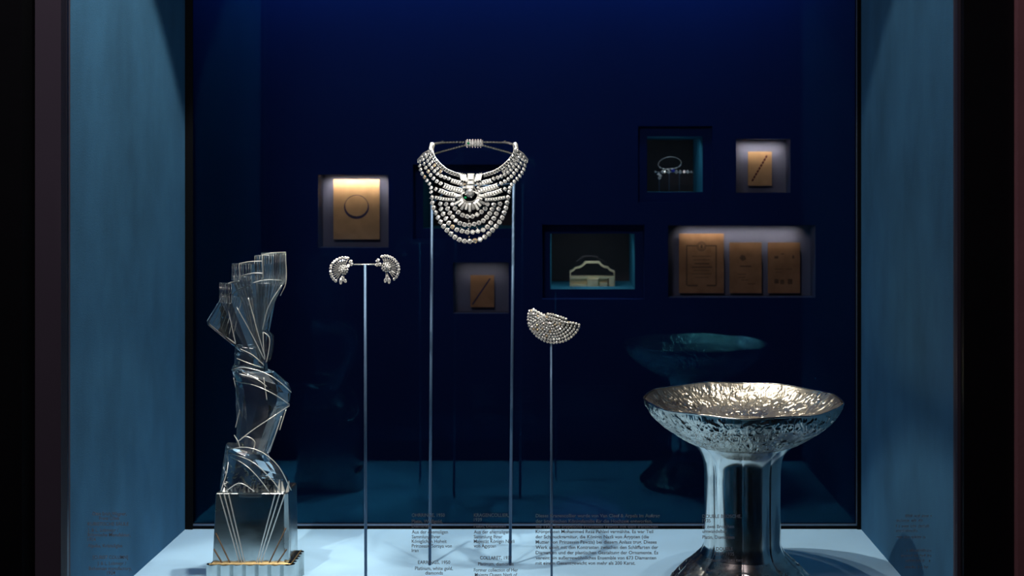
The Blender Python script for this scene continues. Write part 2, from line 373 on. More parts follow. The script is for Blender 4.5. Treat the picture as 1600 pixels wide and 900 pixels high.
def deep_niche(r, ir, label, watt, depth, yp=YW+0.022, col=(0.75, 0.9, 1.0), fl=None):
    x0, x1, z0, z1 = wx(r[0]), wx(r[2]), wz(r[3]), wz(r[1])
    a0, a1, b0, b1 = wx(ir[0], yp), wx(ir[2], yp), wz(ir[3], yp), wz(ir[1], yp)
    t = empty('wall_niche', ((x0+x1)/2, YW, z0), label, 'niche')
    bm = bmesh.new(); lining(bm, x0, x1, z0, z1, YW+0.001, yp+0.004); link_bm('niche_lining', bm, M['far_wall'], t)
    bm = bmesh.new()
    box(bm, x0, a0, yp, yp+0.004, z0, z1); box(bm, a1, x1, yp, yp+0.004, z0, z1)
    box(bm, a0, a1, yp, yp+0.004, z0, b0); box(bm, a0, a1, yp, yp+0.004, b1, z1)
    link_bm('niche_frame', bm, M['far_wall'], t)
    bm = bmesh.new(); lining(bm, a0, a1, b0, b1, yp+0.004, yp+depth); link_bm('inner_lining', bm, M['niche_teal'], t)
    bm = bmesh.new(); box(bm, a0-.003, a1+.003, yp+depth, yp+depth+0.004, b0-.003, b1+.003); link_bm('back_panel', bm, M['niche_back'], t)
    area(((a0+a1)/2, yp+0.035, b1-0.004), ((a0+a1)/2-0.03, yp+depth*0.35, b0), watt, (a1-a0)*0.5, 0.04, col, name='niche_lamp')
    return yp
NW = (1.0, 0.86, 0.74)
flat_niche(NICHES[0], 'shallow lit niche at the left, holding the large tan sheet', 0.13, NW)
flat_niche(NICHES[2], 'shallow dim niche just right of the collar post, below the collar', 0.009, NW)
flat_niche(NICHES[5], 'shallow lit niche at the upper right holding one small sheet', 0.06, NW)
flat_niche(NICHES[6], 'wide shallow niche at the right holding three sheets', 0.085, NW)
deep_niche(NICHES[1], (661, 272, 801, 357), 'deep dark niche directly behind the diamond collar', 0.018, 0.30, YW+0.05)
deep_niche(NICHES[3], (860, 365, 992, 452), 'deep black framed niche holding the pale gold case', 0.20, 0.32, YW+0.05)
deep_niche(NICHES[4], (1011, 213, 1098, 300), 'deep black framed niche at the upper right holding small jewels', 0.10, 0.27, YW+0.02)

# sheets in the niches
YS = YW+0.055
def sheet(r, label, m, group=None):
    x0, x1, z0, z1 = wx(r[0], YS), wx(r[2], YS), wz(r[3], YS), wz(r[1], YS)
    t = empty('paper_sheet', ((x0+x1)/2, YS, z0), label, 'drawing', group)
    bm = bmesh.new(); box(bm, x0, x1, YS, YS+0.003, z0, z1); link_bm('paper', bm, m, t)
    bm = bmesh.new(); box(bm, x0+.01, x1-.01, YS+0.003, YW+0.075, z0+.01, z1-.01); link_bm('mount', bm, M['niche_back'], t)
    return t
def ink(t, name, m, build):
    bm = bmesh.new(); build(bm); return link_bm(name, bm, m, t)
def q(bm, px0, py0, px1, py1, th=0.0004): box(bm, wx(px0, YS), wx(px1, YS), YS-th, YS, wz(py1, YS), wz(py0, YS))
def stroke(bm, pts, wpx):
    W = wpx*YS/F/2
    pts = [P(a, b, YS-0.0003) for a, b in pts]
    wd = wpx if isinstance(wpx, (list, tuple)) else [wpx]*len(pts)
    prev = None
    for i, p in enumerate(pts):
        t = pts[min(i+1, len(pts)-1)]-pts[max(i-1, 0)]; n = Vector((-t.z, 0, t.x)).normalized()*wd[i]*YS/F/2
        cur = (bm.verts.new(p+n), bm.verts.new(p-n))
        if prev: bm.faces.new((prev[0], cur[0], cur[1], prev[1]))
        prev = cur
s1 = sheet((521, 280, 593, 374), 'large tan sheet with a painted round necklace, in the left niche', M['paper'])
cir = [(557+18.5*math.sin(2*PI*k/48), 322.5+17.5*math.cos(2*PI*k/48)) for k in range(49)]
def nb(bm):
    pts = [P(a, b, YS-0.0003) for a, b in cir]
    prev = None
    for i, (a, b) in enumerate(cir):
        wpx = 0.9+3.6*max(0, (b-316)/24)
        c = P(557, 322.5, YS-0.0003); n = (pts[i]-c).normalized()*wpx*YS/F/2
        cur = (bm.verts.new(pts[i]+n), bm.verts.new(pts[i]-n))
        if prev: bm.faces.new((prev[0], cur[0], cur[1], prev[1]))
        prev = cur
ink(s1, 'painted_necklace', M['ink_blue'], nb)
s2 = sheet((735, 430, 772, 480), 'small brown sheet with a dark diagonal bar, in the dim niche under the collar', M['paper_old'])
ink(s2, 'painted_bracelet', M['ink_blue'], lambda bm: stroke(bm, [(766, 435), (738, 476)], 2.4))
s3 = sheet((1169, 237, 1206, 290), 'small tan sheet with a dark red diagonal bracelet, in the upper right niche', M['paper'])
def red(bm):
    for k in range(9):
        a = Vector((1198.5, 243)).lerp(Vector((1174.5, 284)), k/9); b = Vector((1198.5, 243)).lerp(Vector((1174.5, 284)), (k+0.82)/9)
        stroke(bm, [tuple(a), tuple(b)], 3.0)
ink(s3, 'painted_bracelet', M['ink_red'], red)
s4 = sheet((1061, 365, 1131, 458), 'largest brown sheet in the wide niche, with a printed border and medallion', M['paper_old'])
def cert(bm):
    q(bm, 1072, 383, 1074, 446); q(bm, 1118, 383, 1120, 446); q(bm, 1072, 383, 1090, 385); q(bm, 1102, 383, 1120, 385); q(bm, 1074, 445, 1090, 447.5); q(bm, 1104, 445, 1119, 447.5)
    for R in (7, 5): stroke(bm, [(1096+R*math.sin(k*PI/8), 385+R*math.cos(k*PI/8)) for k in range(17)], 1.2)
    q(bm, 1094.5, 382, 1098, 388)
    for i, (a, b) in enumerate(((1081, 1111), (1083, 1109), (1085, 1108), (1081, 1113), (1084, 1109), (1080, 1112), (1086, 1107))): q(bm, a, 400+i*5.5, b, 401+i*5.5+(0.8 if i in (2, 3) else 0))
ink(s4, 'printed_border', M['ink_brown'], cert)
s5 = sheet((1140, 379, 1190, 458), 'middle brown sheet in the wide niche, with small sketches', M['paper_old'])
def sk1(bm):
    prism(bm, [P(1155, 403, YS), P(1159, 398, YS), P(1164, 400, YS), P(1166, 405, YS), P(1160, 408, YS)], (0, -0.0004, 0))
    q(bm, 1156, 415, 1174, 417); q(bm, 1152, 428, 1166, 429); q(bm, 1154, 433, 1164, 434); q(bm, 1158, 437, 1169, 438); q(bm, 1168, 443, 1180, 444.2)
ink(s5, 'pencil_sketch', M['ink_brown'], sk1)['kind'] = 'stuff'
s6 = sheet((1200, 379, 1250, 458), 'rightmost brown sheet in the wide niche, with rows of small sketches', M['paper_old'])
def sk2(bm):
    q(bm, 1210, 400, 1216, 404); q(bm, 1220, 396, 1225, 397.5); q(bm, 1238, 399, 1241, 404); q(bm, 1211, 420, 1223, 421); q(bm, 1211, 425, 1221, 426); q(bm, 1228, 420, 1238, 421)
    q(bm, 1210, 436, 1217, 443); q(bm, 1219, 437, 1225, 444); q(bm, 1231, 436, 1238, 444)
ink(s6, 'pencil_sketch', M['ink_brown'], sk2)['kind'] = 'stuff'

# pale gold vanity case in the deep niche
yg = 3.76; sf = YW+0.05
fl = wz(452, sf)
def G(a, b): # crop coordinates to the plane yg, seated on the niche floor
    p = P(880+a/11.25, 380+b/11.25, yg); return p
dz = fl-G(0, 760).z
t = empty('vanity_case', (G(500, 0).x, yg, fl), 'pale gold open case with stepped arched lid frame, in the deep niche', 'case')
outl = [(115, 760), (115, 492), (165, 470), (205, 432), (280, 415), (335, 380), (380, 325), (640, 325), (690, 385), (740, 412), (795, 420), (835, 465), (908, 495), (908, 760)]
inn = [(135, 760), (135, 515), (180, 495), (225, 452), (295, 440), (360, 400), (405, 358), (620, 358), (665, 405), (720, 435), (775, 445), (815, 490), (888, 520), (888, 760)]
bm = bmesh.new()
for k in range(len(outl)-1):
    pts = [G(*outl[k]), G(*outl[k+1]), G(*inn[k+1]), G(*inn[k])]
    prism(bm, [p+Vector((0, 0, dz)) for p in pts], (0, 0.035, 0))
link_bm('lid_frame', bm, M['gold'], t)
bm = bmesh.new()
for k in range(4, 10):
    sh = Vector((-0.008, 0.05, 0.016))
    pts = [G(*outl[k]), G(*outl[k+1]), G(inn[k+1][0], inn[k+1][1]-14), G(inn[k][0], inn[k][1]-14)]
    prism(bm, [p+sh+Vector((0, 0, dz)) for p in pts], (0, 0.004, 0))
tag(link_bm('rear_rim', bm, M['niche_back'], t), 'dark rear rim of the lid')
def gb(name, a0, b0, a1, b1, y0, y1, m=M['gold']):
    p, r = G(a0, b0), G(a1, b1); bm = bmesh.new(); box(bm, p.x, r.x, yg+y0, yg+y1, r.z+dz, p.z+dz); return link_bm(name, bm, m, t)
gb('case_body', 136, 585, 888, 760, 0.012, 0.05); gb('front_rail', 136, 585, 888, 625, -0.006, 0.012); gb('compartment', 420, 626, 612, 759, -0.012, 0.012)
gb('compartment', 150, 722, 410, 759, -0.01, 0.012); gb('compartment', 640, 700, 775, 759, -0.008, 0.012); gb('compartment', 805, 626, 886, 759, -0.006, 0.012)
tag(gb('clasp', 782, 630, 800, 720, -0.004, 0.012, M['ink_brown']), 'dark clasp')

# ------------------------------------------------------------------ gems
def brilliant_mesh(name, m, n=8, table=None):
    bm = bmesh.new()
    ph = 0.0
    tb = [Vector((0.52*math.cos(2*PI*(k+.5)/n), 0.52*math.sin(2*PI*(k+.5)/n), 0.42)) for k in range(n)]
    gd = [Vector((math.cos(PI*k/n), math.sin(PI*k/n), 0.08)) for k in range(2*n)]
    T = [bm.verts.new(v) for v in tb]; Gv = [bm.verts.new(v) for v in gd]
    Lo = [bm.verts.new((v.x, v.y, -0.08)) for v in gd]; cu = bm.verts.new((0, 0, -0.75))
    bm.faces.new(T)
    for k in range(n):
        a, b = T[k], T[(k+1) % n]
        g0, g1, g2, g3 = Gv[(2*k) % (2*n)], Gv[(2*k+1) % (2*n)], Gv[(2*k+2) % (2*n)], Gv[(2*k+3) % (2*n)]
        bm.faces.new((a, g0, g1)); bm.faces.new((a, g1, g2)); bm.faces.new((a, g2, b))
    for k in range(2*n):
        bm.faces.new((Gv[k], Lo[k], Lo[(k+1) % (2*n)], Gv[(k+1) % (2*n)])); bm.faces.new((Lo[k], cu, Lo[(k+1) % (2*n)]))
    bmesh.ops.recalc_face_normals(bm, faces=bm.faces)
    bm.faces.ensure_lookup_table()
    for i, f in enumerate(bm.faces): f.material_index = 1 if (i == 0 or (1 <= i <= 3*n and (i*7) % 5 == 0)) else 0
    me = bpy.data.meshes.new(name); bm.to_mesh(me); bm.free(); me.materials.append(m); me.materials.append(table or M['diamond_table']); return me
def baguette_mesh(name, m):
    bm = bmesh.new()
    R = [[Vector((sx*x, sy*y, z)) for sx, sy in ((-1, -1), (1, -1), (1, 1), (-1, 1))] for x, y, z in ((0.7, 0.7, -0.5), (1, 1, 0), (1, 1, 0.1), (0.62, 0.8, 0.5))]
    loft(bm, R); bmesh.ops.recalc_face_normals(bm, faces=bm.faces)
    me = bpy.data.meshes.new(name); bm.to_mesh(me); bm.free(); me.materials.append(m); return me
DIA = brilliant_mesh('round_diamond', M['diamond']); DIAW = brilliant_mesh('round_diamond', M['diamond_warm']); DIAG = brilliant_mesh('large_diamond', M['diamond_grey'])
BAG = baguette_mesh('baguette_diamond', M['diamond']); BAGG = baguette_mesh('baguette_diamond', M['diamond_grey'])
GLINT = brilliant_mesh('green_glint', M['green_glint'], table=M['green_glint']); SAP = brilliant_mesh('sapphire', M['sapphire'], table=M['sapphire'])
def gem(parent, me, loc, nrm, rad, name='diamond', along=None, jit=0.26, sx=None, sy=None):
    o = bpy.data.objects.new(name, me); COL.objects.link(o)
    z = (Vector(nrm).normalized()+Vector((random.uniform(-jit, jit), random.uniform(-jit, jit), random.uniform(-jit, jit)))).normalized()
    x = Vector(along) if along else Vector((math.cos(random.random()*6), 0, math.sin(random.random()*6)))
    x = (x-z*x.dot(z)).normalized(); y = z.cross(x)
    sx = sx or rad; sy = sy or rad; sz = min(sx, sy)
    m4 = Matrix(((x.x*sx, y.x*sy, z.x*sz, loc[0]), (x.y*sx, y.y*sy, z.y*sz, loc[1]), (x.z*sx, y.z*sy, z.z*sz, loc[2]), (0, 0, 0, 1)))
    o.parent = parent; o.matrix_parent_inverse = Matrix.Translation(-Vector(parent.location)); o.matrix_basis = m4
    return o
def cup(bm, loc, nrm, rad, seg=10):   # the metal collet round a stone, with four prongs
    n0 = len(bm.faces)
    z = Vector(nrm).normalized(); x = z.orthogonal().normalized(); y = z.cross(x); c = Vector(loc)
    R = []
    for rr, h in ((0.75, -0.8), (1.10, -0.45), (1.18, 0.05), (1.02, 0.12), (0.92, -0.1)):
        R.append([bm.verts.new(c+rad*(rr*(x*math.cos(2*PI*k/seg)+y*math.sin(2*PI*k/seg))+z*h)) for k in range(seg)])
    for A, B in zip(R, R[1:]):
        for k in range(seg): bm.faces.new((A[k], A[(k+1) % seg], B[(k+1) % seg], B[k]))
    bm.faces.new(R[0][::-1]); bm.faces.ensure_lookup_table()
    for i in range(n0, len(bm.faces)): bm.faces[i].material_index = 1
    for k in range(4):
        a = PI/4+k*PI/2+0.3; p = c+rad*(x*math.cos(a)+y*math.sin(a))
        s = rad*0.2; u = (x*math.cos(a)+y*math.sin(a))
        prism(bm, [p-u*s+y*s*.6+z*rad*-.3, p+u*s+y*s*.6+z*rad*-.3, p+u*s-y*s*.6+z*rad*-.3, p-u*s-y*s*.6+z*rad*-.3], z*rad*0.62)

# ------------------------------------------------------------------ the collar
def bibY(px, py):
    d = abs(px-735)/80
    return 2.135+0.05*min(d, 1.15)**2.2+max(0, 300-py)*0.0003
def BP(x, y, off=0.0):   # crop coordinates -> point on the bib
    px, py = 630+x/4.5, 200+y/4.5
    return P(px, py, bibY(px, py)-off)
def BN(x, y):
    a, b = BP(x-6, y), BP(x+6, y); c, d = BP(x, y-6), BP(x, y+6)
    n = (b-a).cross(c-d); n = n if n.y < 0 else -n
    n.normalize(); return (n+Vector((0, 0, 0.22))).normalized()
def xc(y): return float(np.interp(y, [120, 340, 450, 790], [496, 481, 471, 462]))
def mir(pts): return [(2*xc(y)-x, y) for x, y in pts]
SC = 2.16/F/4.5   # metres per crop pixel
collar = empty('diamond_collar', BP(467, 640), 'large openwork diamond collar with bib of hanging strands, held by two posts', 'necklace')
cup_bm = bmesh.new(); nst = 0
def crop_path(pts, n): return [(v.x, v.y) for v in smooth_path([Vector((a, b, 0)) for a, b in pts], n)]
def plen(pts): return sum(math.hypot(a[0]-b[0], a[1]-b[1]) for a, b in zip(pts, pts[1:]))
def strand(pts, rad, gap=1.16, off=0.0, skip_ends=False):
    global nst
    fine = crop_path(pts, 60); n = max(2, int(round(plen(fine)/(2*rad*(gap-0.07))))+1)
    for i, (x, y) in enumerate(crop_path(pts, n)):
        if skip_ends and i in (0, n-1): continue
        p, nr = BP(x, y, off), BN(x, y); r = rad*SC*1.03
        gem(collar, DIA if random.random() > 0.05 else DIAW, p-Vector((0, 0.0006, 0)), nr, r*0.96); cup(cup_bm, p, nr, r*0.94)
        nst += 1
def ribbon(pts, wd, n, me=BAG, rail=0.10, off=0.004, fill=0.62):
    """two metal rails with baguettes set across between them"""
    fine = crop_path(pts, 26)
    for s in (-1, 1):
        tube(cup_bm, [BP(x+s*nx*wd/2, y+s*ny*wd/2, off) for (x, y), (nx, ny) in zip(fine, normals(fine))], wd*rail*SC, 6)
    # backing strip
    prev = None
    for (x, y), (nx, ny) in zip(fine, normals(fine)):
        cur = [cup_bm.verts.new(BP(x+s*nx*wd/2, y+s*ny*wd/2, off-0.0012)) for s in (-1, 1)]
        if prev: cup_bm.faces.new((prev[0], prev[1], cur[1], cur[0])).material_index = 1
        prev = cur
    mid = crop_path(pts, 2*n+1); nn = normals(mid)
    for k in range(n):
        (x, y), (nx, ny) = mid[2*k+1], nn[2*k+1]; L = plen(mid)/n
        al = BP(x+nx, y+ny)-BP(x, y)
        gem(collar, me, BP(x, y, off+0.0006), BN(x, y), 1, 'baguette', along=al, jit=0.10, sx=wd*0.36*SC, sy=L*0.40*SC)
def normals(pts):
    out = []
    for i in range(len(pts)):
        a, b = pts[max(i-1, 0)], pts[min(i+1, len(pts)-1)]; dx, dy = b[0]-a[0], b[1]-a[1]; l = math.hypot(dx, dy) or 1
        out.append((-dy/l, dx/l))
    return out
# hanging strands
strand([(203,490),(208,540),(224,585),(245,630),(270,672),(305,715),(350,757),(398,787),(462,797),(530,787),(588,757),(630,715),(665,677),(695,632),(714,585),(727,540),(737,490)], 17.5, 1.14)
strand([(262,533),(267,572),(285,612),(308,650),(330,680),(370,712),(412,724),(462,733),(520,727),(572,714),(604,682),(632,645),(650,612),(668,575),(680,533)], 16.5, 1.18)
strand([(303,535),(316,577),(340,615),(372,652),(414,676),(465,682),(515,672),(560,655),(595,620),(622,580),(637,540)], 16, 1.16)
strand([(347,535),(362,562),(384,588),(415,612),(462,624),(510,614),(550,590),(578,565),(592,535)], 16, 1.14)
side = [
    [(118,235),(118,272),(132,318),(153,350),(175,380),(195,410),(197,450)],
    [(140,222),(150,262),(176,305),(205,345),(235,374),(264,390)],
    [(163,205),(180,250),(215,298),(250,328),(288,346),(322,356)],
    [(175,185),(197,230),(228,272),(262,305)],
    [(132,208),(155,188)], ]
for pts in side:
    strand(pts, 14.0, 1.10); strand(mir(pts), 14.0, 1.10)
for x, y, r in ((230, 430, 16), (205, 489, 10), (184,160,13), (200,128,14)):
    for a, b in ([(x, y)]+mir([(x, y)])):
        p, nr = BP(a, b, 0.001), BN(a, b); gem(collar, DIA, p, nr, r*SC*0.82); cup(cup_bm, p, nr, r*SC*0.86)
# collar band and the wing bands
wings = [([(192,150),(206,190),(237,237),(282,282),(332,312),(400,334)], 22, 15, BAGG), ([(336,370),(385,384),(432,402)], 26, 6, BAG),
         ([(285,404),(335,424),(385,436),(412,446),(424,466)], 30, 9, BAG), ([(250,438),(310,461),(362,473),(384,486)], 26, 8, BAG), ([(222,488),(290,500),(366,504)], 20, 8, BAG)]
for pts, wd, n, me in wings:
    ribbon(pts, wd, n, me); ribbon(mir(pts), wd, n, me)
# ring of the centre motif with its fan of baguettes
fc = (468, 470)
arc = [(fc[0]+58*math.cos(a), fc[1]+52*math.sin(a)) for a in np.linspace(PI*1.02, -PI*0.02, 16)]
tube(cup_bm, [BP(x, y, 0.006) for x, y in arc], 6*SC, 6)
for k in range(13):
    a = PI*(0.97-0.94*k/12); ln = 62 if k % 2 == 0 else 50
    if k in (0, 12, 1, 11): ln *= 0.6
    r0 = 64; m_ = r0+ln/2
    x, y = fc[0]+m_*math.cos(a), fc[1]+m_*0.93*math.sin(a)
    al = BP(x+math.cos(a), y+math.sin(a))-BP(x, y)
    gem(collar, BAGG if k % 3 == 1 else BAG, BP(x, y, 0.007), BN(x, y), 1, 'baguette', along=al, jit=0.08, sx=ln*0.5*SC, sy=7.0*SC)
    e = fc[0]+(r0+ln)*math.cos(a), fc[1]+(r0+ln)*0.93*math.sin(a); s = fc[0]+r0*math.cos(a), fc[1]+r0*0.93*math.sin(a)
    px_, py_ = -math.sin(a)*8, math.cos(a)*8
    for sg in (-1, 1): tube(cup_bm, [BP(s[0]+sg*px_, s[1]+sg*py_, 0.006), BP(e[0]+sg*px_*1.2, e[1]+sg*py_*1.2, 0.006)], 1.6*SC, 5)
p = BP(470, 458, 0.010); tag(gem(collar, DIAG, p, (0, -1, 0.15), 31*SC, 'centre_diamond', jit=0.0), 'largest round diamond at the centre of the bib'); cup(cup_bm, p, (0, -1, 0.15), 30*SC, 20)
for x, y, w2, h2 in ((470, 415, 25, 11), (474, 383, 24, 13), (476, 345, 24, 22)):
    gem(collar, BAG, BP(x, y, 0.010), (0, -1, 0.3), 1, 'baguette', along=(1, 0, 0), jit=0.05, sx=w2*SC*.9, sy=h2*SC)
    c = BP(x, y, 0.006); box(cup_bm, c.x-w2*SC*1.05, c.x+w2*SC*1.05, c.y, c.y+0.003, c.z-h2*SC*1.15, c.z+h2*SC*1.15)
for s in (-1, 1):
    for k, (dx, dy) in enumerate(((36, -10), (52, -14), (68, -18))):
        x, y = 476+s*dx, 350-dy*-0.5-k*2
        gem(collar, BAG, BP(x, y+8, 0.008), BN(x, y), 1, 'baguette', along=(s*0.25, 0, 1), jit=0.06, sx=27*SC, sy=7.5*SC)
        tube(cup_bm, [BP(x+s*8, y-24, 0.007), BP(x-s*2, y+38, 0.007)], 3*SC, 5)
    strand([(476+s*46, 395), (476+s*50, 420)], 9, 1.1, 0.006)
# black hollow behind the centre stone is open; metal bridges carry the bib
for s in (-1, 1):
    tube(cup_bm, [BP(476+s*28, 350, 0.003), BP(470+s*30, 420, 0.004), BP(468+s*56, 462, 0.005)], 3.5*SC, 6)
tag(gem(collar, GLINT, BP(438, 490, 0.012), (0.1, -1, 0.3), 9*SC, 'glint_stone', jit=0), 'small stone glinting green')
SH = {}
# thin double bands to the clasp behind the neck
def NP(x, y, Y): return P(630+x/4.5, 200+y/4.5, Y)
YK = 2.33
clasp = NP(497, 108, YK)
for s, xe in ((-1, 205), (1, 785)):
    top = [NP(xe, 118, 2.235), NP(xe-s*70, 104, 2.285), NP(497+s*70, 100, YK)]
    low = [NP(xe-s*5, 185, 2.255), NP(xe-s*90, 160, 2.29), NP(497+s*60, 122, YK)]
    for pth in (top, low):
        pp = smooth_path(pth, 14)
        nf = len(cup_bm.faces)
        for dz_ in (-0.0016, 0.0016): tube(cup_bm, [v+Vector((0, 0, dz_)) for v in pp], 0.0008, 6)
        cup_bm.faces.ensure_lookup_table()
        for i in range(nf, len(cup_bm.faces)): cup_bm.faces[i].material_index = 1
        for k in range(13):
            m_ = (pp[k]+pp[k+1])/2
            gem(collar, BAGG, m_, (0, -1, 0.1), 1, 'baguette', along=(pp[k+1]-pp[k]), jit=0.1, sx=(pp[k+1]-pp[k]).length*0.44, sy=0.0014)
    cup(cup_bm, top[1]+Vector((0, 0, 0.003)), (0, -0.6, 0.8), 0.0016)
for k in range(6):
    x = 450+k*19
    gem(collar, DIA, NP(x, 108, YK-0.004), (0, -1, 0.2), 1, 'baguette', sx=7*SC, sy=22*SC, along=(1, 0, 0), jit=0.05)
    for y in (84, 133): cup(cup_bm, NP(x, y, YK-0.002), (0, -1, 0.3), 6*SC, 8)
box(cup_bm, NP(438, 0, YK).x, NP(562, 0, YK).x, YK-0.002, YK+0.004, NP(0, 130, YK).z, NP(0, 86, YK).z)
tag(gem(collar, GLINT, NP(458, 108, YK-0.009), (0, -1, 0.2), 9*SC, 'glint_stone', jit=0), 'small stone glinting green on the clasp')
# little links between strands at the bottom
for x in (425, 497): cup(cup_bm, BP(x, 800, 0), BN(x, 790), 8*SC, 8)
for (x, y) in ((462, 765), (462, 708), (462, 652), (405, 700), (520, 700), (470, 600)): cup(cup_bm, BP(x, y, 0.0), BN(x, y), 6*SC, 8)
for s in (-1, 1):
    sh = [BP(xc(150)+s*285, 190), BP(xc(130)+s*298, 150), BP(xc(118)+s*292, 118, -0.004), NP(496+s*282, 112, 2.245)]
    tube(cup_bm, sh, [0.003, 0.005, 0.005, 0.003], 8)
    tube(cup_bm, [BP(xc(140)+s*300, 150), BP(xc(190)+s*350, 182), BP(xc(225)+s*384, 222), BP(xc(240)+s*382, 245)], 7*SC, 6)
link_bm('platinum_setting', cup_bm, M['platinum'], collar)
print('strand stones', nst)

# collar stand: two posts joined by a bar behind the bib
st = empty('collar_stand', (P(735, 884, 2.24).x, 2.24, ZF), 'blue-grey stand of two slim posts carrying the diamond collar', 'display stand')
Ys = 2.24
def post(parent, px0, px1, pytop, Y, wpx, name='post'):
    bm = bmesh.new(); a = P(px1, pytop, Y); b = Vector(((px0-CX)*Y/F, Y, ZF))
    tube(bm, [b, a], wpx*Y/F/2, 14); return link_bm(name, bm, M['pole'], parent, True)
post(st, 671.5, 675, 318, Ys, 4.6); post(st, 797, 802.5, 286, Ys, 4.6)
bm = bmesh.new(); tube(bm, [P(675, 318, Ys), P(700, 296, Ys-0.02), P(740, 290, Ys-0.03), P(775, 290, Ys-0.02), P(802.5, 286, Ys)], 0.0014, 8); link_bm('cross_bar', bm, M['pole'], st, True)

# ------------------------------------------------------------------ earrings on their T stand
YE = 2.09
ts = empty('earring_stand', (P(571, 0, YE).x, YE, ZF), 'blue-grey T shaped post carrying the two earrings', 'display stand')
post(ts, 571.5, 570.5, 413.5, YE, 4.6)
bm = bmesh.new(); tube(bm, [P(549, 413.5, YE), P(590, 413, YE)], 0.0013, 8); tag(link_bm('cross_bar', bm, M['platinum'], ts, True), 'bright silver cross bar')
def earring(center, rim, lead, tails, label):
    def E(x, y, off=0): return P(490+x/10, 380+y/10, YE-0.004-off)
    S = YE/F/10
    root = empty('diamond_earring', E(*center), label, 'earring', None)
    bm = bmesh.new()
    rp = crop_path(rim, 14)
    for i, (x, y) in enumerate(rp):
        p = E(x, y, 0.002); nr = Vector(((x-center[0])*0.0012, -1, -(y-center[1])*0.0008+0.2))
        gem(root, DIA, p, nr, 24*S); cup(bm, p, nr, 20*S, 8)
        dx, dy = center[0]-x, center[1]-y; l = math.hypot(dx, dy); dx, dy = dx/l, dy/l
        m0, m1 = 34, max(l-82, 50)
        if l > 100:
            mx, my = x+dx*(m0+m1)/2, y+dy*(m0+m1)/2
            al = E(mx+dx, my+dy)-E(mx, my)
            gem(root, BAGG, E(mx, my, 0.004), (0, -1, 0.25), 1, 'baguette', along=al, sx=(m1-m0)*0.5*S, sy=9*S, jit=0.10)
            tube(bm, [E(x+dx*30, y+dy*30, 0.001), E(center[0], center[1], 0.003)], 5*S, 5)
    for ring, n in ((0, 1), (34, 6), (66, 11)):
        for k in range(n):
            a = 2*PI*k/n; x, y = center[0]+ring*math.cos(a), center[1]+ring*math.sin(a)
            p = E(x, y, 0.009-ring*0.00006); nr = (math.cos(a)*ring*0.006, -1, -math.sin(a)*ring*0.006+0.2)
            gem(root, DIA, p, nr, 16*S, jit=0.35); cup(bm, p, nr, 14*S, 8)
    for (x, y) in lead:
        p = E(x, y, 0.003); gem(root, DIA, p, (0, -1, 0.3), 28*S); cup(bm, p, (0, -1, 0.3), 28*S, 8)
    for (x0, y0, x1, y1) in tails:
        al = E(x1, y1)-E(x0, y0); md = E((x0+x1)/2, (y0+y1)/2, 0.003)
        gem(root, DIA, md, (0, -1, 0.2), 1, 'marquise', along=al, sx=al.length*0.55, sy=24*S, jit=0.05)
        tube(bm, [E(center[0], center[1]+60, 0.001), E(x0, y0, 0.002), E(x1, y1, 0.0)], 8*S, 5)
    # backing plate of the cluster
    pr = [E(center[0]+70*math.cos(2*PI*k/16), center[1]+70*math.sin(2*PI*k/16), 0.002) for k in range(16)]
    nf = len(bm.faces); prism(bm, pr, (0, 0.002, 0)); bm.faces.ensure_lookup_table()
    for i in range(nf, len(bm.faces)): bm.faces[i].material_index = 1
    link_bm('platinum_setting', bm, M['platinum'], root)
earring((465, 415), [(535,235),(480,225),(415,235),(355,262),(310,300),(278,350),(265,405),(270,465),(285,520),(310,560),(345,590)], [(580,290),(590,325),(545,350)], [(425,545,425,640),(480,560,505,615),(455,520,460,590)], 'left diamond fan earring on the T shaped post')
earring((1135, 375), [(1070,210),(1130,200),(1185,212),(1232,235),(1272,268),(1305,310),(1325,360),(1330,410),(1322,465),(1300,515),(1262,560)], [(1005,270),(990,335),(1030,330)], [(1180,540,1180,630),(1130,545,1118,615),(1150,500,1150,570)], 'right diamond fan earring on the T shaped post')

# ------------------------------------------------------------------ double clip brooch
YC = 2.05
cs = empty('brooch_stand', (P(862, 0, YC).x, YC, ZF), 'slim dark post carrying the fan brooch', 'display stand')
post(cs, 862, 861, 528, YC, 3.6)
def Bc(x, y, off=0): return P(800+x/11.25, 470+y/11.25, YC-0.006-off)
brooch = empty('fan_brooch', Bc(650, 450), 'fan shaped pave diamond double clip on the slim post', 'brooch')
S = YC/F/11.25; bm = bmesh.new(); nb_ = 0
outer = [(340,130),(300,200),(288,285),(285,375),(315,470),(370,550),(450,630),(540,690),(650,725),(740,735),(860,720),(950,690),(1030,640),(1100,580),(1160,500),(1195,415)]
fcx, fcy = 640, 330
def inside(x, y):
    top = float(np.interp(x, [280,340,440,520,570,620,700,800,880,950,965,1050,1150,1210], [190,125,160,205,225,180,185,225,255,290,355,355,375,415])); return y > top+14
def put(x, y, r, off):
    global nb_
    if not inside(x, y): return
    p = Bc(x, y, off); nr = Vector(((x-fcx)*0.0009, -1, 0.25-(y-fcy)*0.0007))
    gem(brooch, DIAW if random.random() < (0.25 if 380 < x < 560 and 390 < y < 520 else 0.06) else DIA, p, nr, r*S*0.95, jit=0.35); cup(bm, p, nr, r*S*0.84, 8); nb_ += 1
for lev, f in enumerate((1.0, 0.88, 0.76, 0.64, 0.52, 0.41, 0.30, 0.19)):
    pts = [(fcx+(x-fcx)*f, fcy+(y-fcy)*f) for x, y in outer]; L = plen(crop_path(pts, 60)); n = int(L/(52-2*lev))
    for x, y in crop_path(pts, n): put(x, y, 25-lev*0.6, 0.001+0.0015*lev)
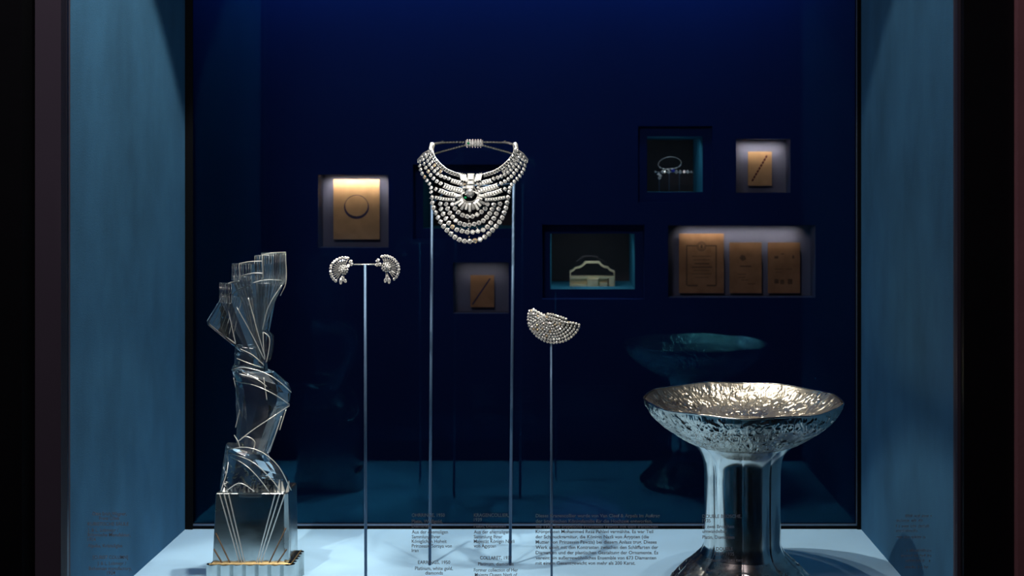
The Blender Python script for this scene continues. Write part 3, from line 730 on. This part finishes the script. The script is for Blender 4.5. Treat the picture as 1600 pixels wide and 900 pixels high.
for (x0, y0, x1, y1) in ((585,225,950,320),(570,270,930,380),(560,315,880,420),(560,360,800,450),(330,170,560,250),(330,220,520,290),(980,385,1180,420)):
    n = int(math.hypot(x1-x0, y1-y0)/46)
    for k in range(n+1):
        x, y = x0+(x1-x0)*k/n, y0+(y1-y0)*k/n-14*math.sin(PI*k/n)
        put(x, y, 23, 0.012 if 560 < x0 < 600 else 0.006)
back = [Bc(fcx+(x-fcx)*0.95, fcy+(y-fcy)*0.95, -0.001) for x, y in outer]+[Bc(1140,400,-0.001), Bc(1050,375,-0.001), Bc(945,330,-0.001), Bc(870,280,-0.001), Bc(700,210,-0.001), Bc(600,215,-0.001), Bc(540,240,-0.001), Bc(420,180,-0.001)]
nf = len(bm.faces); prism(bm, back, (0, 0.003, 0)); bm.faces.ensure_lookup_table()
for i in range(nf, len(bm.faces)): bm.faces[i].material_index = 1
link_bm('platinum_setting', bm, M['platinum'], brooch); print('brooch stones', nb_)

# small jewels in the upper right niche
yj = 3.78
def jewel_post(px, top, label):
    flz = wz(300, YW+0.02); b = Vector(((px-CX)*yj/F, yj, flz)); a = P(px, top, yj)
    t_ = empty('jewel_stand', b, label, 'display stand'); bm = bmesh.new(); tube(bm, [b, a], 0.0012, 8); link_bm('post', bm, M['pole'], t_, True)
    bm = bmesh.new(); tube(bm, [a-Vector((0.008, 0, 0)), a+Vector((0.008, 0, 0))], 0.0012, 6); link_bm('cross_bar', bm, M['pole'], t_)
jewel_post(1045.5, 268.5, 'middle thin post in the upper right jewel niche')
jewel_post(1061.5, 268.5, 'right thin post in the upper right jewel niche')
jewel_post(1030, 272, 'left thin post in the upper right jewel niche')
sj = yj/F
bc = P(1046.5, 254.5, yj-0.012)
bg = empty('bangle', bc, 'thin diamond ring bangle standing above the stone row, upper right niche', 'bracelet')
bm = bmesh.new(); pts = [P(1046.5+18*math.cos(a), 254.5+9.5*math.sin(a)+2.5*max(0, -math.cos(a)), yj-0.012-0.03*math.sin(a)) for a in np.linspace(0, 2*PI, 33)[:-1]]
tube(bm, pts, 0.0016, 6, True); link_bm('band', bm, M['platinum'], bg, True)
for k in range(7):
    a = 0.4+k*0.38; i = pts[int(a/(2*PI)*32) % 32]; gem(bg, DIA, i+Vector((0, -0.002, 0)), (0, -1, 0.3), 0.0024)
rb = empty('stone_bracelet', P(1055, 268.5, yj-0.02), 'bracelet of large pale stones in a level row, upper right niche', 'bracelet')
bm = bmesh.new(); tube(bm, [P(1023, 268.8, yj-0.018), P(1084, 269.5, yj-0.018)], 0.0012, 6); link_bm('chain', bm, M['platinum'], rb)
for k, px in enumerate((1024, 1035.5, 1038.5, 1045, 1051.5, 1057, 1063, 1069, 1074.5, 1080)):
    r_ = 2.9 if k not in (0, 9) else 1.8
    if px == 1051.5: tag(gem(rb, SAP, P(px, 266.5, yj-0.024), (0, -1, 0.3), r_*sj, 'blue_stone'), 'blue stone')
    else: gem(rb, DIA if k != 2 else DIAW, P(px, 268.5, yj-0.022), (0, -1, 0.35), 1, 'stone', along=(0, 0, 1), sx=r_*sj, sy=r_*sj*0.75)
er = empty('drop_earring', P(1031, 275, yj-0.02), 'small pale drop jewel hanging at the left of the stone row', 'earring')
gem(er, BAG, P(1030.5, 273.5, yj-0.02), (0, -1, 0.4), 1, 'stone', along=(0.7, 0, -0.7), sx=3.8*sj, sy=2.0*sj); gem(er, DIA, P(1030.5, 278, yj-0.02), (0, -1, 0.4), 2.4*sj, 'stone')
tube(bm := bmesh.new(), [P(1030, 269, yj-0.018), P(1030.5, 278, yj-0.018)], 0.0008, 6); link_bm('chain', bm, M['platinum'], er)

# ------------------------------------------------------------------ crystal column on its metal plinth
YA = 2.15; kc = F/YA
def cx_(px): return (px-CX)/kc
def cz_(py): return ZC-(py-CY)/kc
col = empty('crystal_column', (cx_(392), YA, ZF), 'twisted cut crystal column of stacked fan shapes on a nickel silver plinth', 'sculpture')
YFr, YBk = 2.115, 2.19
zl = ZC-(884-CY)*2.10/F      # top of the ledge
ztop = ZC-(770-CY)*YFr/F
x0b, x1b = (332-CX)*YFr/F, (450.5-CX)*YFr/F; x0t, x1t = (337-CX)*YFr/F, (449-CX)*YFr/F
bm = bmesh.new()
ch = 0.007
def ring(xa, xb, ya, yb, z, c): return [Vector(v) for v in ((xa, ya, z), (xb-c, ya, z), (xb, ya+c, z), (xb, yb, z), (xa, yb, z))]
loft(bm, [ring(x0b, x1b, YFr, YBk, zl-0.002, ch), ring(x0t, x1t, YFr, YBk, ztop-0.002, ch), ring(x0t+.002, x1t-.002, YFr+.002, YBk-.002, ztop, ch)])
bevel(link_bm('plinth_block', bm, M['alpaca'], col), 0.0012, 2)
bm = bmesh.new()
box(bm, x0b-0.004, x1b+0.004, YFr-0.002, YBk+0.002, ZF, zl-0.001)
link_bm('plinth_base', bm, M['alpaca'], col)
bm = bmesh.new(); tooth = (x1b-x0b+0.022)/7
for k in range(7):
    xx = x0b-0.009+tooth*k
    tb_ = bmesh.new()
    prism(tb_, [Vector((xx+tooth*s, 2.10+0.0075*(1-math.sin(PI*s)), ZF)) for s in (0, .2, .5, .8, 1)]+[Vector((xx+tooth, YFr, ZF)), Vector((xx, YFr, ZF))], (0, 0, zl-ZF-0.0003*(k % 2)))
    link_bm('flute', tb_, M['alpaca'], col)
bm.free()
dt = (YBk-2.104)/6
for k in range(6):
    yy = 2.104+dt*k; tb_ = bmesh.new()
    prism(tb_, [Vector((x1b+0.0135-0.006*(1-math.sin(PI*s)), yy+dt*s, ZF)) for s in (0, .25, .5, .75, 1)]+[Vector((x1b-0.003, yy+dt, ZF)), Vector((x1b-0.003, yy, ZF))], (0, 0, zl-ZF-0.0003*(k % 2)))
    link_bm('flute', tb_, M['alpaca'], col)
bm = bmesh.new()
tube(bm, [Vector((x0b-0.004, 2.109, zl)), Vector((x1b+0.006, 2.109, zl))], 0.0012, 6); tube(bm, [Vector((x1b+0.006, 2.109, zl)), Vector((x1b+0.006, YBk, zl))], 0.0012, 6)
tube(bm, [Vector((x0b, YFr-0.001, zl)), Vector((x1b, YFr-0.001, zl))], 0.0012, 6)
tag(link_bm('ledge_rim', bm, M['gold_glint'], col), 'ledge rim coloured like its gold highlights')
def FP(px, py, off=0.0006): return P(px, py, YFr-off)
lines = [((343, 772), (375, 883)), ((350, 772), (379, 883)), ((357, 772), (383, 883)), ((430, 772), (400, 883)), ((437, 772), (403, 883)), ((445, 772), (407, 883))]
for a, b in lines:
    bm = bmesh.new(); tube(bm, [FP(*a), FP(*b)], 0.0012, 6); link_bm('raised_line', bm, M['platinum'], col)
for a, b in (((337, 833), (361, 883)), ((334, 858), (349, 883)), ((447, 825), (419, 883)), ((448, 858), (431, 883))):
    bm = bmesh.new(); tube(bm, [FP(*a), FP(*b)], 0.0013, 5); tag(link_bm('inlaid_line', bm, M['ink_brown'], col), 'dark brown inlaid line')
for k in range(3):
    bm = bmesh.new(); xx = x1t-0.001; xo = x1b-0.001
    y_ = YFr+ch+0.006+k*0.009
    tube(bm, [Vector((xx, y_, ztop-0.004)), Vector((xo+0.0003, YFr+ch+0.004+k*0.004, zl+0.001))], 0.0011, 5); link_bm('raised_line', bm, M['silver'], col)

def ell(px, py, rx, ry, n, tilt=0.0, twist=0.0, ycen=YA, sq=0.0):
    out = []
    for k in range(n):
        a = 2*PI*k/n+twist; c, s = math.cos(a), math.sin(a)
        out.append(Vector((cx_(px)+rx*c/kc, ycen+ry*s/kc, cz_(py)-tilt*rx*c/kc)))
    return out
# lower dome
bm = bmesh.new()
loft(bm, [ell(399, 769, 55, 32, 14, 0, 0), ell(398, 758, 54, 32, 14, 0.02, 0.05), ell(398, 738, 50, 31, 14, 0.16, 0.15), ell(394, 719, 42, 29, 14, 0.40, 0.25), ell(388, 706, 34, 25, 14, 0.42, 0.3), ell(390, 700, 29, 20, 14, 0.22, 0.3)])
bevel(link_bm('lower_crystal', bm, M['crystal'], col), 0.0008, 2, 8)
# middle twisted drum
bm = bmesh.new()
loft(bm, [ell(398, 706, 24, 19, 10, 0.05, 0), ell(400, 684, 31, 24, 10, -0.12, 0.10), ell(408, 655, 37, 28, 10, -0.25, 0.18), ell(411, 632, 42, 31, 10, 0.0, 0.30), ell(411, 612, 43, 33, 10, 0.36, 0.40), ell(409, 594, 47, 34, 10, 0.44, 0.40), ell(408, 585, 44, 31, 10, 0.40, 0.40), ell(400, 577, 28, 22, 10, 0.15, 0.4)])
bevel(link_bm('middle_crystal', bm, M['crystal'], col), 0.0008, 2, 8)
# neck
bm = bmesh.new()
loft(bm, [ell(393, 578, 26, 20, 8, 0.1, 0.2), ell(392, 560, 25, 19, 8, 0.2, 0.3), ell(390, 541, 23, 17, 8, 0.12, 0.45)])
bevel(link_bm('neck_crystal', bm, M['crystal'], col), 0.0006, 2, 8)
# fan of stepped wedges, spiralling up to the right
def wedge(axpx, az0, az1, prof, flutes, name, m=M['crystal'], ratio=0.72, fd=0.035):
    n = max(2, flutes*2); bm = bmesh.new(); sects = []
    for i in range(n+1):
        a = math.radians(az0+(az1-az0)*i/n); s = []
        for j, (r, py) in enumerate(prof):
            rr = r*(1-(fd if (i % 2 and j >= 1) else 0))
            s.append(bm.verts.new((cx_(axpx)+rr*math.cos(a)/kc, YA+rr*ratio*math.sin(a)/kc, cz_(py))))
        t0 = bm.verts.new((cx_(axpx), YA, cz_(prof[-1][1]))); b0 = bm.verts.new((cx_(axpx), YA, cz_(prof[0][1]))) if i == 0 else None
        sects.append((s, t0))
    base = bm.verts.new((cx_(axpx), YA, cz_(prof[0][1]+1)))
    for (s, t0), (s2, t2) in zip(sects, sects[1:]):
        for j in range(len(s)-1): bm.faces.new((s[j], s2[j], s2[j+1], s[j+1]))
        bm.faces.new((s[-1], s2[-1], t0)); bm.faces.new((base, s2[0], s[0]))
    bm.faces.new([base]+sects[0][0]+[sects[0][1]]); bm.faces.new([base]+sects[-1][0][::-1][:0]+[sects[-1][1]]+sects[-1][0][::-1])
    bmesh.ops.remove_doubles(bm, verts=bm.verts, dist=1e-6)
    return bevel(link_bm(name, bm, m, col), 0.0006, 1, 25)
AX = 408
def band(axpx, az0, az1, r, py0, py1, n, r0=None, ratio=0.72):
    bm = bmesh.new(); r0 = r0 or r; rim = []
    for i in range(n+1):
        a = math.radians(az0+(az1-az0)*i/n)
        top = Vector((cx_(axpx)+r*math.cos(a)/kc, YA+r*ratio*math.sin(a)/kc, cz_(py1))); bot = Vector((cx_(axpx)+r0*math.cos(a)/kc, YA+r0*ratio*math.sin(a)/kc, cz_(py0)))
        tube(bm, [bot, top], 0.0004, 5); rim.append(top)
    tube(bm, rim, 0.0007, 6)
    low = [Vector((v.x, v.y, cz_(py0))) for v in rim] if r == r0 else None
    if low: tube(bm, low, 0.0005, 6)
    return link_bm('fluted_band', bm, M['crystal_band'], col, True)

for k in range(7):
    bm = bmesh.new(); tube(bm, [P(327+k*6.2, 501+k*4.2, 2.15-k*0.004), P(352+k*4.2, 455+k*2.4, 2.135-k*0.004)], 0.0005, 5); link_bm('edge_glint_rod', bm, M['edge_glint'], col)
band(AX, 208, 238, 66, 470, 440, 7); band(AX, 240, 268, 67, 434, 409, 8); band(AX, 270, 302, 52, 440, 397, 8); band(AX, 304, 365, 38.5, 444, 394, 10)
wedge(AX, 178, 206, [(8, 562), (44, 538), (82, 506), (83, 500), (60, 462)], 4, 'fan_blade')
wedge(AX, 208, 238, [(8, 562), (26, 545), (60, 478), (64, 470), (66, 440)], 5, 'fan_blade')
wedge(AX, 240, 268, [(8, 562), (20, 530), (50, 462), (64, 440), (68, 410)], 5, 'fan_blade')
wedge(AX, 270, 302, [(6, 562), (14, 520), (36, 470), (50, 428), (52, 398)], 5, 'fan_blade')
wedge(AX, 304, 365, [(4, 562), (6, 512), (24, 466), (37, 440), (38.5, 394)], 6, 'fan_blade')
wedge(AX, 10, 60, [(4, 562), (8, 512), (22, 466), (34, 440), (36, 396)], 4, 'fan_blade')
wedge(AX, 62, 170, [(8, 562), (18, 530), (34, 478), (40, 450), (44, 430)], 6, 'fan_blade')
bm = bmesh.new(); prism(bm, [P(411, 517, 2.13), P(422, 527, 2.13), P(421, 550, 2.13), P(416, 568, 2.13), P(410, 564, 2.13)], (0, 0.03, 0)); bevel(link_bm('side_wedge', bm, M['crystal'], col), 0.001, 2)
# rods added along the cut edges, their highlights put in as pale colour
def edge(pts, r=0.0009, n=14, Y=2.108):
    bm = bmesh.new(); tube(bm, smooth_path([P(a, b, y if y else Y) for a, b, y in [(p+(None,))[:3] for p in pts]], n), r, 6)
    return link_bm('edge_glint_rod', bm, M['edge_glint'], col, True)
for pts in ([(362,578,2.14),(380,574),(412,582),(436,596),(455,613,2.14)], [(366,594,2.14),(400,603),(430,617),(452,632,2.14)], [(374,584),(400,592),(417,604)],
            [(372,690),(395,672),(425,652),(452,634,2.14)], [(358,702,2.14),(385,699),(412,708),(436,730),(455,766,2.13)], [(360,708,2.13),(395,722),(425,750),(438,768)],
            [(362,714,2.13),(385,728),(405,748),(420,768)], [(412,590),(417,625)], [(375,700,2.12),(372,690,2.12),(366,680,2.13)], [(372,690),(384,682),(398,690),(395,706)],
            [(440,650,2.13),(430,680,2.12),(420,706,2.12)], [(447,640,2.13),(437,672,2.12)], [(375,640,2.13),(368,668,2.13)], [(365,590,2.14),(372,622,2.14),(375,640,2.13)],
            [(325,503,2.15),(345,520,2.14),(368,537,2.12)], [(357,485,2.12),(368,536,2.12)], [(388,465,2.10),(400,510,2.11),(414,558,2.12)], [(370,480,2.11),(392,520,2.115),(413,562,2.13)],
            [(374,432,2.10),(395,427,2.09),(410,427,2.09)], [(440,446,2.13),(420,478,2.125),(410,515,2.13)], [(446,396,2.15),(447,440,2.14),(438,462,2.14)], [(375,545,2.12),(395,555,2.12),(412,570,2.12)],
            [(370,560,2.12),(390,568,2.115),(408,574,2.12)], [(325,503,2.15),(345,470,2.14),(372,452,2.12),(410,438,2.10),(440,438,2.13)], [(352,445,2.115),(362,441,2.105),(374,439,2.10)], [(374,412,2.095),(390,409,2.09),(409,408,2.09)], [(410,398,2.095),(428,395,2.10),(446,394,2.13)], [(352,446,2.115),(352,466,2.118)], [(374,412,2.095),(375,436,2.098)], [(410,398,2.095),(411,436,2.097)], [(412,519,2.125),(421,528,2.125),(420,548,2.125),(416,566,2.125)], [(411,519,2.125),(412,545,2.125),(414,562,2.125)], [(345,768),(355,735,2.12),(358,704,2.14)], [(352,768),(375,755),(398,768)]):
    edge(pts)
# small made-up facets and prisms, added as sparkle in the column foot
bm = bmesh.new()
for k in range(70):
    a = random.random(); px = 349+a*75; py = 766-random.random()**1.5*(44-38*abs(a-0.25)); s_ = random.uniform(1.2, 3.4)
    c = P(px, py, 2.118+0.02*abs(a-0.5)); u = s_*YA/F; an = random.random()*6.3
    d1 = Vector((math.cos(an), 0, math.sin(an)))*u*1.6; d2 = Vector((-math.sin(an), 0.2, math.cos(an)))*u*0.6; d3 = Vector((0, -1, 0.2))*u*0.7
    q_ = [bm.verts.new(c+v) for v in (d1, d2, -d1, -d2, d3, -d3)]
    for i in range(4): bm.faces.new((q_[i], q_[(i+1) % 4], q_[4])); bm.faces.new((q_[(i+1) % 4], q_[i], q_[5]))
link_bm('sparkle_facets', bm, M['diamond'], col)['kind'] = 'stuff'
for k in range(16):
    px = 347+k*6.6; bm = bmesh.new(); h = random.uniform(6, 20)
    prism(bm, [P(px, 769, 2.122), P(px+5, 769, 2.122), P(px+2.5+random.uniform(-3, 3), 769-h, 2.128)], (0, 0.006, 0)); bevel(link_bm('sparkle_prism', bm, M['edge_glint'], col), 0.0005, 1)

# ------------------------------------------------------------------ silver pedestal bowl
YO = 2.10; kb = F/YO; bx = (1160-CX)/kb
bowl = empty('silver_bowl', (bx, YO, ZF), 'large silver footed bowl with leaf relief and lobed stem, at the right', 'bowl')
def leaf_field(nv, nu, count, seed, asp):
    R = np.random.RandomState(seed); H = np.zeros((nv, nu)); uu = np.arange(nu)[None, :]; vv = np.arange(nv)[:, None]
    for _ in range(count):
        cu, cv, an = R.randint(nu), R.uniform(0, nv), R.uniform(0.3, 2.85)
        L, W = R.uniform(9, 19)*nu/880+2, R.uniform(2.0, 4.2); hh = R.uniform(0.6, 1.0)
        du = (uu-cu+nu/2) % nu-nu/2; dv = (vv-cv)*asp
        a = du*math.cos(an)+dv*math.sin(an); b = -du*math.sin(an)+dv*math.cos(an)
        b = b+0.03*a*a*R.choice([-1, 1])*0.5
        t_ = np.clip(a/L, -1, 1); wl = W*(1-t_**2)**0.7*(1-0.4*t_)
        ins = (np.abs(a) < L) & (np.abs(b) < wl)
        prof = hh*np.sqrt(np.clip(1-(b/np.maximum(wl, 1e-3))**2, 0, 1))*(0.35+0.65*np.minimum(1, 1.6*np.abs(b)/np.maximum(wl, 1e-3)))
        H = np.where(ins, np.maximum(H*0.5, prof), H)
    for _ in range(count//3):    # curling tendrils
        cu, cv, rd, a0 = R.randint(nu), R.uniform(0, nv), R.uniform(5, 12), R.uniform(0, 6.3)
        du = (uu-cu+nu/2) % nu-nu/2; dv = (vv-cv)*asp; d = np.hypot(du, dv); an = (np.arctan2(dv, du)-a0) % (2*PI)
        H = np.where((np.abs(d-rd+an*0.8) < 1.2) & (an < 4.3), np.maximum(H, 0.85), H)
    return H
NL = 8; OFF = math.radians(13.1)
def lobe(th, amp):   # convex lobes with creases between
    return 1-amp*(1-abs(math.cos(NL/2*(th-OFF)))**0.6)
def cuspf(th, amp): 
    d = abs(((th-OFF+PI/NL) % (2*PI/NL))-PI/NL); return 1+amp*math.exp(-(d/0.05)**2)-amp*0.35*math.cos(NL*(th-OFF))
def lathe(prof, nu, relief=None, amp=None, rel_amp=0.0, creases=None, name='x', m=None, rimz=0.0):
    """prof: list of (py, r_px); amp: per-row lobe depth"""
    nv = len(prof); vs_ = []
    for j, (py, r) in enumerate(prof):
        z = cz2(py)
        for i in range(nu):
            th = 2*PI*i/nu; k = lobe(th, amp[j]) if amp[j] > 0 else cuspf(th, -amp[j])
            rr = r/kb*k+(relief[j, i]*rel_amp if relief is not None else 0)
            vs_.append((bx+rr*math.cos(th), YO+rr*math.sin(th), z+rimz*math.cos(NL*(th-OFF))*max(0, 1-j/6)))
    fs = [(j*nu+i, j*nu+(i+1) % nu, (j+1)*nu+(i+1) % nu, (j+1)*nu+i) for j in range(nv-1) for i in range(nu)]
    me = bpy.data.meshes.new(name); me.from_pydata(vs_, [], fs); me.update()
    me.polygons.foreach_set('use_smooth', [True]*len(fs)); me.materials.append(m)
    o = bpy.data.objects.new(name, me); COL.objects.link(o); o.parent = bowl; o.matrix_parent_inverse = Matrix.Translation(-Vector(bowl.location)); return o
def cz2(py): return ZC-(py-CY)/kb
def interp_prof(keys, n):
    py = [k[0] for k in keys]; r = [k[1] for k in keys]; am = [k[2] for k in keys]
    d = [0]
    for a, b in zip(keys, keys[1:]): d.append(d[-1]+math.hypot(b[0]-a[0], b[1]-a[1]))
    s = np.linspace(0, d[-1], n)
    # smooth with repeated averaging
    P_, R_, A_ = np.interp(s, d, py), np.interp(s, d, r), np.interp(s, d, am)
    for _ in range(3):
        P_[1:-1] = (P_[:-2]+2*P_[1:-1]+P_[2:])/4; R_[1:-1] = (R_[:-2]+2*R_[1:-1]+R_[2:])/4
    return list(zip(P_, R_)), list(A_)
NU = 880
pr, am = interp_prof([(624, 153.5, -0.012), (632, 150, -0.010), (648, 140, -0.006), (664, 122, 0.006), (680, 98, 0.015), (692, 78, 0.03)], 60)
Hh = leaf_field(60, NU, 900, 3, 1.5); fade = np.clip(np.minimum(np.arange(60)/5, (59-np.arange(60))/8), 0, 1)[:, None]
lathe(pr, NU, Hh*fade, am, 0.0042, name='bowl_outside', m=M['silver_relief'], rimz=0.0013)
pr2, am2 = interp_prof([(624, 150.5, -0.012), (630, 145, -0.010), (642, 130, -0.006), (654, 106, -0.001), (663, 70, -0.001), (667, 30, -0.001), (668, 1, -0.001)], 80)
Hi = leaf_field(80, NU, 1000, 5, 1.8); fade = np.clip(np.minimum(np.arange(80)/4, (79-np.arange(80))/20), 0, 1)[:, None]
lathe(pr2, NU, -Hi*fade, am2, 0.0034, name='bowl_inside', m=M['silver_inside'], rimz=0.0013)
bm = bmesh.new(); rp = []
for i in range(160):
    th = 2*PI*i/160; k = cuspf(th, 0.012); rr = 153/kb*k; rp.append((bx+rr*math.cos(th), YO+rr*math.sin(th), cz2(623.6)+0.0013*math.cos(NL*(th-OFF))))
tube(bm, rp, 0.0017, 6, True); link_bm('rim', bm, M['silver'], bowl, True)
pr3, am3 = interp_prof([(690, 82, 0.03), (696, 74, 0.04), (704, 67, 0.05), (716, 62.5, 0.06), (735, 61, 0.065), (790, 60.5, 0.065), (845, 61, 0.065), (853, 62, 0.06), (862, 66.5, 0.06)], 60)
lathe(pr3, 320, None, am3, 0, name='stem', m=M['silver'])
pr4, am4 = interp_prof([(862, 66.5, 0.06), (872, 76, 0.07), (884, 90, 0.08), (898, 104, 0.09), (911, 116, 0.07), (917, 120, 0.06), (924, 121, 0.06)], 50)
Hf = leaf_field(50, 320, 160, 9, 1.5); fade = np.clip(np.minimum((np.arange(50)-5)/8, (46-np.arange(50))/6), 0, 1)[:, None]
lathe(pr4, 320, Hf*fade, am4, 0.0022, name='foot', m=M['silver_relief'])

# ------------------------------------------------------------------ lettering on the front glass
fc_ = bpy.data.curves.new('letters', 'FONT'); fo = bpy.data.objects.new('letters', fc_)
YT = YF-0.0018
def text_mesh(s, x0, x1, yc, cap, align_c=False, bold=0.0):
    fc_.body = s; fc_.size = 1.0; fc_.offset = bold; fc_.resolution_u = 3
    me = bpy.data.meshes.new_from_object(fo)
    co = np.array([v.co[:] for v in me.vertices]); 
    if len(co) == 0: return None
    mnx, mxx = co[:, 0].min(), co[:, 0].max(); sx = (x1-x0)/(mxx-mnx); sy = cap/0.70
    for v in me.vertices:
        px = x0+(v.co.x-mnx)*sx; py = yc+cap/2-v.co.y*sy
        p = P(px, py, YT); v.co = (p.x, YT, p.z)
    me.materials.clear(); me.materials.append(M['letter']); return me
def caption(label, lines, cap=5.4, bold=0.012):
    xm = sum(l[1]+l[2] for l in lines)/(2*len(lines)); ym = max(l[3] for l in lines)
    root = empty('glass_lettering', P(xm, ym, YT), label, 'lettering')
    for s, x0, x1, yc in lines:
        me = text_mesh(s, x0, x1, yc, cap, bold=bold); me.name = 'text_line'
        o = bpy.data.objects.new('text_line', me); COL.objects.link(o); o.parent = root
        o.matrix_parent_inverse = Matrix.Translation(-Vector(root.location))
caption('grey German caption at the far left of the glass, about the crystal column', [
    ('Otto Erich Wagner,', 144.5, 198, 802.5), ('Franz Čížek', 155, 187, 809.5), ('KUBISTISCHE SÄULE', 137, 201, 818.5), ('J. & L. Lobmeyr /', 137, 185, 828),
    ('Böhmische Manufaktur,', 137, 204, 835.5), ('1924', 137, 149.5, 842.5), ('Alpaka, Kristallglas', 137, 191, 852.5)])
caption('grey English caption at the far left of the glass, about the crystal column', [
    ('[CUBIST COLUMN]', 145, 200, 870.5), ('J. & L. Lobmeyr /', 152, 197, 880), ('Bohemian manufactory,', 139, 206, 888), ('1924', 167, 180, 895)])
caption('grey German caption on the glass in front of the left collar post', [
    ('OHRRINGE, 1950', 643.4, 695, 804.8), ('Platin, Weißgold,', 643.4, 691.5, 814.4), ('Diamanten', 643.4, 674.5, 821.5), ('Aus der ehemaligen', 643.4, 700, 831),
    ('Sammlung Ihrer', 643.4, 688, 838.5), ('Königlichen Hoheit', 643.4, 698, 845.6), ('Prinzessin Soraya von', 643.4, 706, 852.8), ('Iran', 643.4, 654, 859.8)])
caption('grey English caption on the glass about the earrings, at the bottom', [
    ('EARRINGS, 1950', 653, 703.5, 878.5), ('Platinum, white gold,', 648.5, 707.5, 888), ('diamonds', 664.5, 692, 895)])
caption('grey German caption on the glass in front of the right collar post', [
    ('KRAGENCOLLIER,', 740.4, 795, 804.8), ('1939', 740.4, 753, 812), ('Platin, Diamanten', 740.4, 790.5, 821.5), ('Aus der ehemaligen', 740.4, 796, 831),
    ('Sammlung Ihrer', 740.4, 785, 838.5), ('Majestät Königin Nazli', 740.4, 804, 845.6), ('von Ägypten', 740.4, 775, 852.8)])
caption('grey English caption on the glass about the collar, at the bottom', [
    ('COLLARET, 1939', 750, 799.5, 871.5), ('Platinum, diamonds', 747, 802.5, 881), ('Former collection of Her', 740.5, 809.5, 890.5), ('Majesty Queen Nazli of', 742, 808, 898)])
caption('wide grey German paragraph on the glass, left of the silver bowl', [
    ('Dieses Kragencollier wurde von Van Cleef & Arpels im Auftrag', 837, 1031, 805.6), ('der ägyptischen Königsfamilie für die Hochzeit entworfen,', 837, 1019, 814),
    ('die 1939 die ägyptische Prinzessin Fawzia mit dem iranischen', 837, 1027.7, 822.2), ('Kronprinzen Mohammed Reza Pahlavi vermählte. Es war Teil', 837, 1020.5, 830.4),
    ('der Schmuckgarnitur, die Königin Nazli von Ägypten (die', 837, 1014, 838.6), ('Mutter von Prinzessin Fawzia) bei diesem Anlass trug. Dieses', 837, 1026, 846.8),
    ('Werk spielt mit den Kontrasten zwischen den Schliffarten der', 837, 1028.4, 855), ('Diamanten und der plastischen Gestaltung der Ornamente. Es', 837, 1028.5, 863.3),
    ('vereint ein außergewöhnliches Ensemble von 673 Diamanten', 837, 1025.3, 871.5), ('mit einem Gesamtgewicht von mehr als 200 Karat.', 837, 992.7, 879.7)], 5.2, 0.018)
caption('grey German caption on the glass in front of the bowl stem', [
    ('DOUBLE BROSCHE,', 1097.5, 1158.5, 806.5), ('1935', 1097.5, 1110.5, 813.5), ('In zwei Broschen', 1097.5, 1147, 822.5), ('umwandelbar', 1097.5, 1136, 830), ('Platin, Diamanten', 1097.5, 1147.5, 839.2)])
caption('grey English caption on the glass in front of the bowl foot', [
    ('DOUBLE', 1119, 1145, 857.5), ('CLIP, 1935', 1116.5, 1147, 865.5), ('Convertible into two', 1103, 1161, 875), ('clips', 1125, 1139, 882.5), ('Platinum, diamonds', 1103, 1160, 891)])
# the caption at the far right cannot be read in the photograph: rows of tiny strokes
root = empty('glass_lettering', P(1428, 890, YT), 'faint unreadable grey caption at the far right of the glass', 'lettering')
for x0, x1, yc in ((1415, 1456, 806), (1401, 1441, 813), (1400, 1452, 822), (1400, 1434, 829), (1401, 1446, 839), (1417, 1456, 860), (1408, 1456, 868), (1415, 1456, 876), (1414, 1450, 886)):
    bm = bmesh.new(); x = x0
    while x < x1:
        if random.random() > 0.16:
            h = random.choice((3.4, 3.4, 4.8)); a, b = P(x, yc+2.4, YT), P(x+0.8, yc+2.4-h, YT)
            bm.faces.new([bm.verts.new(v) for v in ((a.x, YT, a.z), (b.x, YT, a.z), (b.x, YT, b.z), (a.x, YT, b.z))])
            if random.random() > 0.4:
                a, b = P(x+0.8, yc+2.4-3.4, YT), P(x+2.0, yc+2.4-2.7, YT); bm.faces.new([bm.verts.new(v) for v in ((a.x, YT, a.z), (b.x, YT, a.z), (b.x, YT, b.z), (a.x, YT, b.z))])
        x += 2.3
    link_bm('text_line', bm, M['letter'], root)
bpy.data.objects.remove(fo)
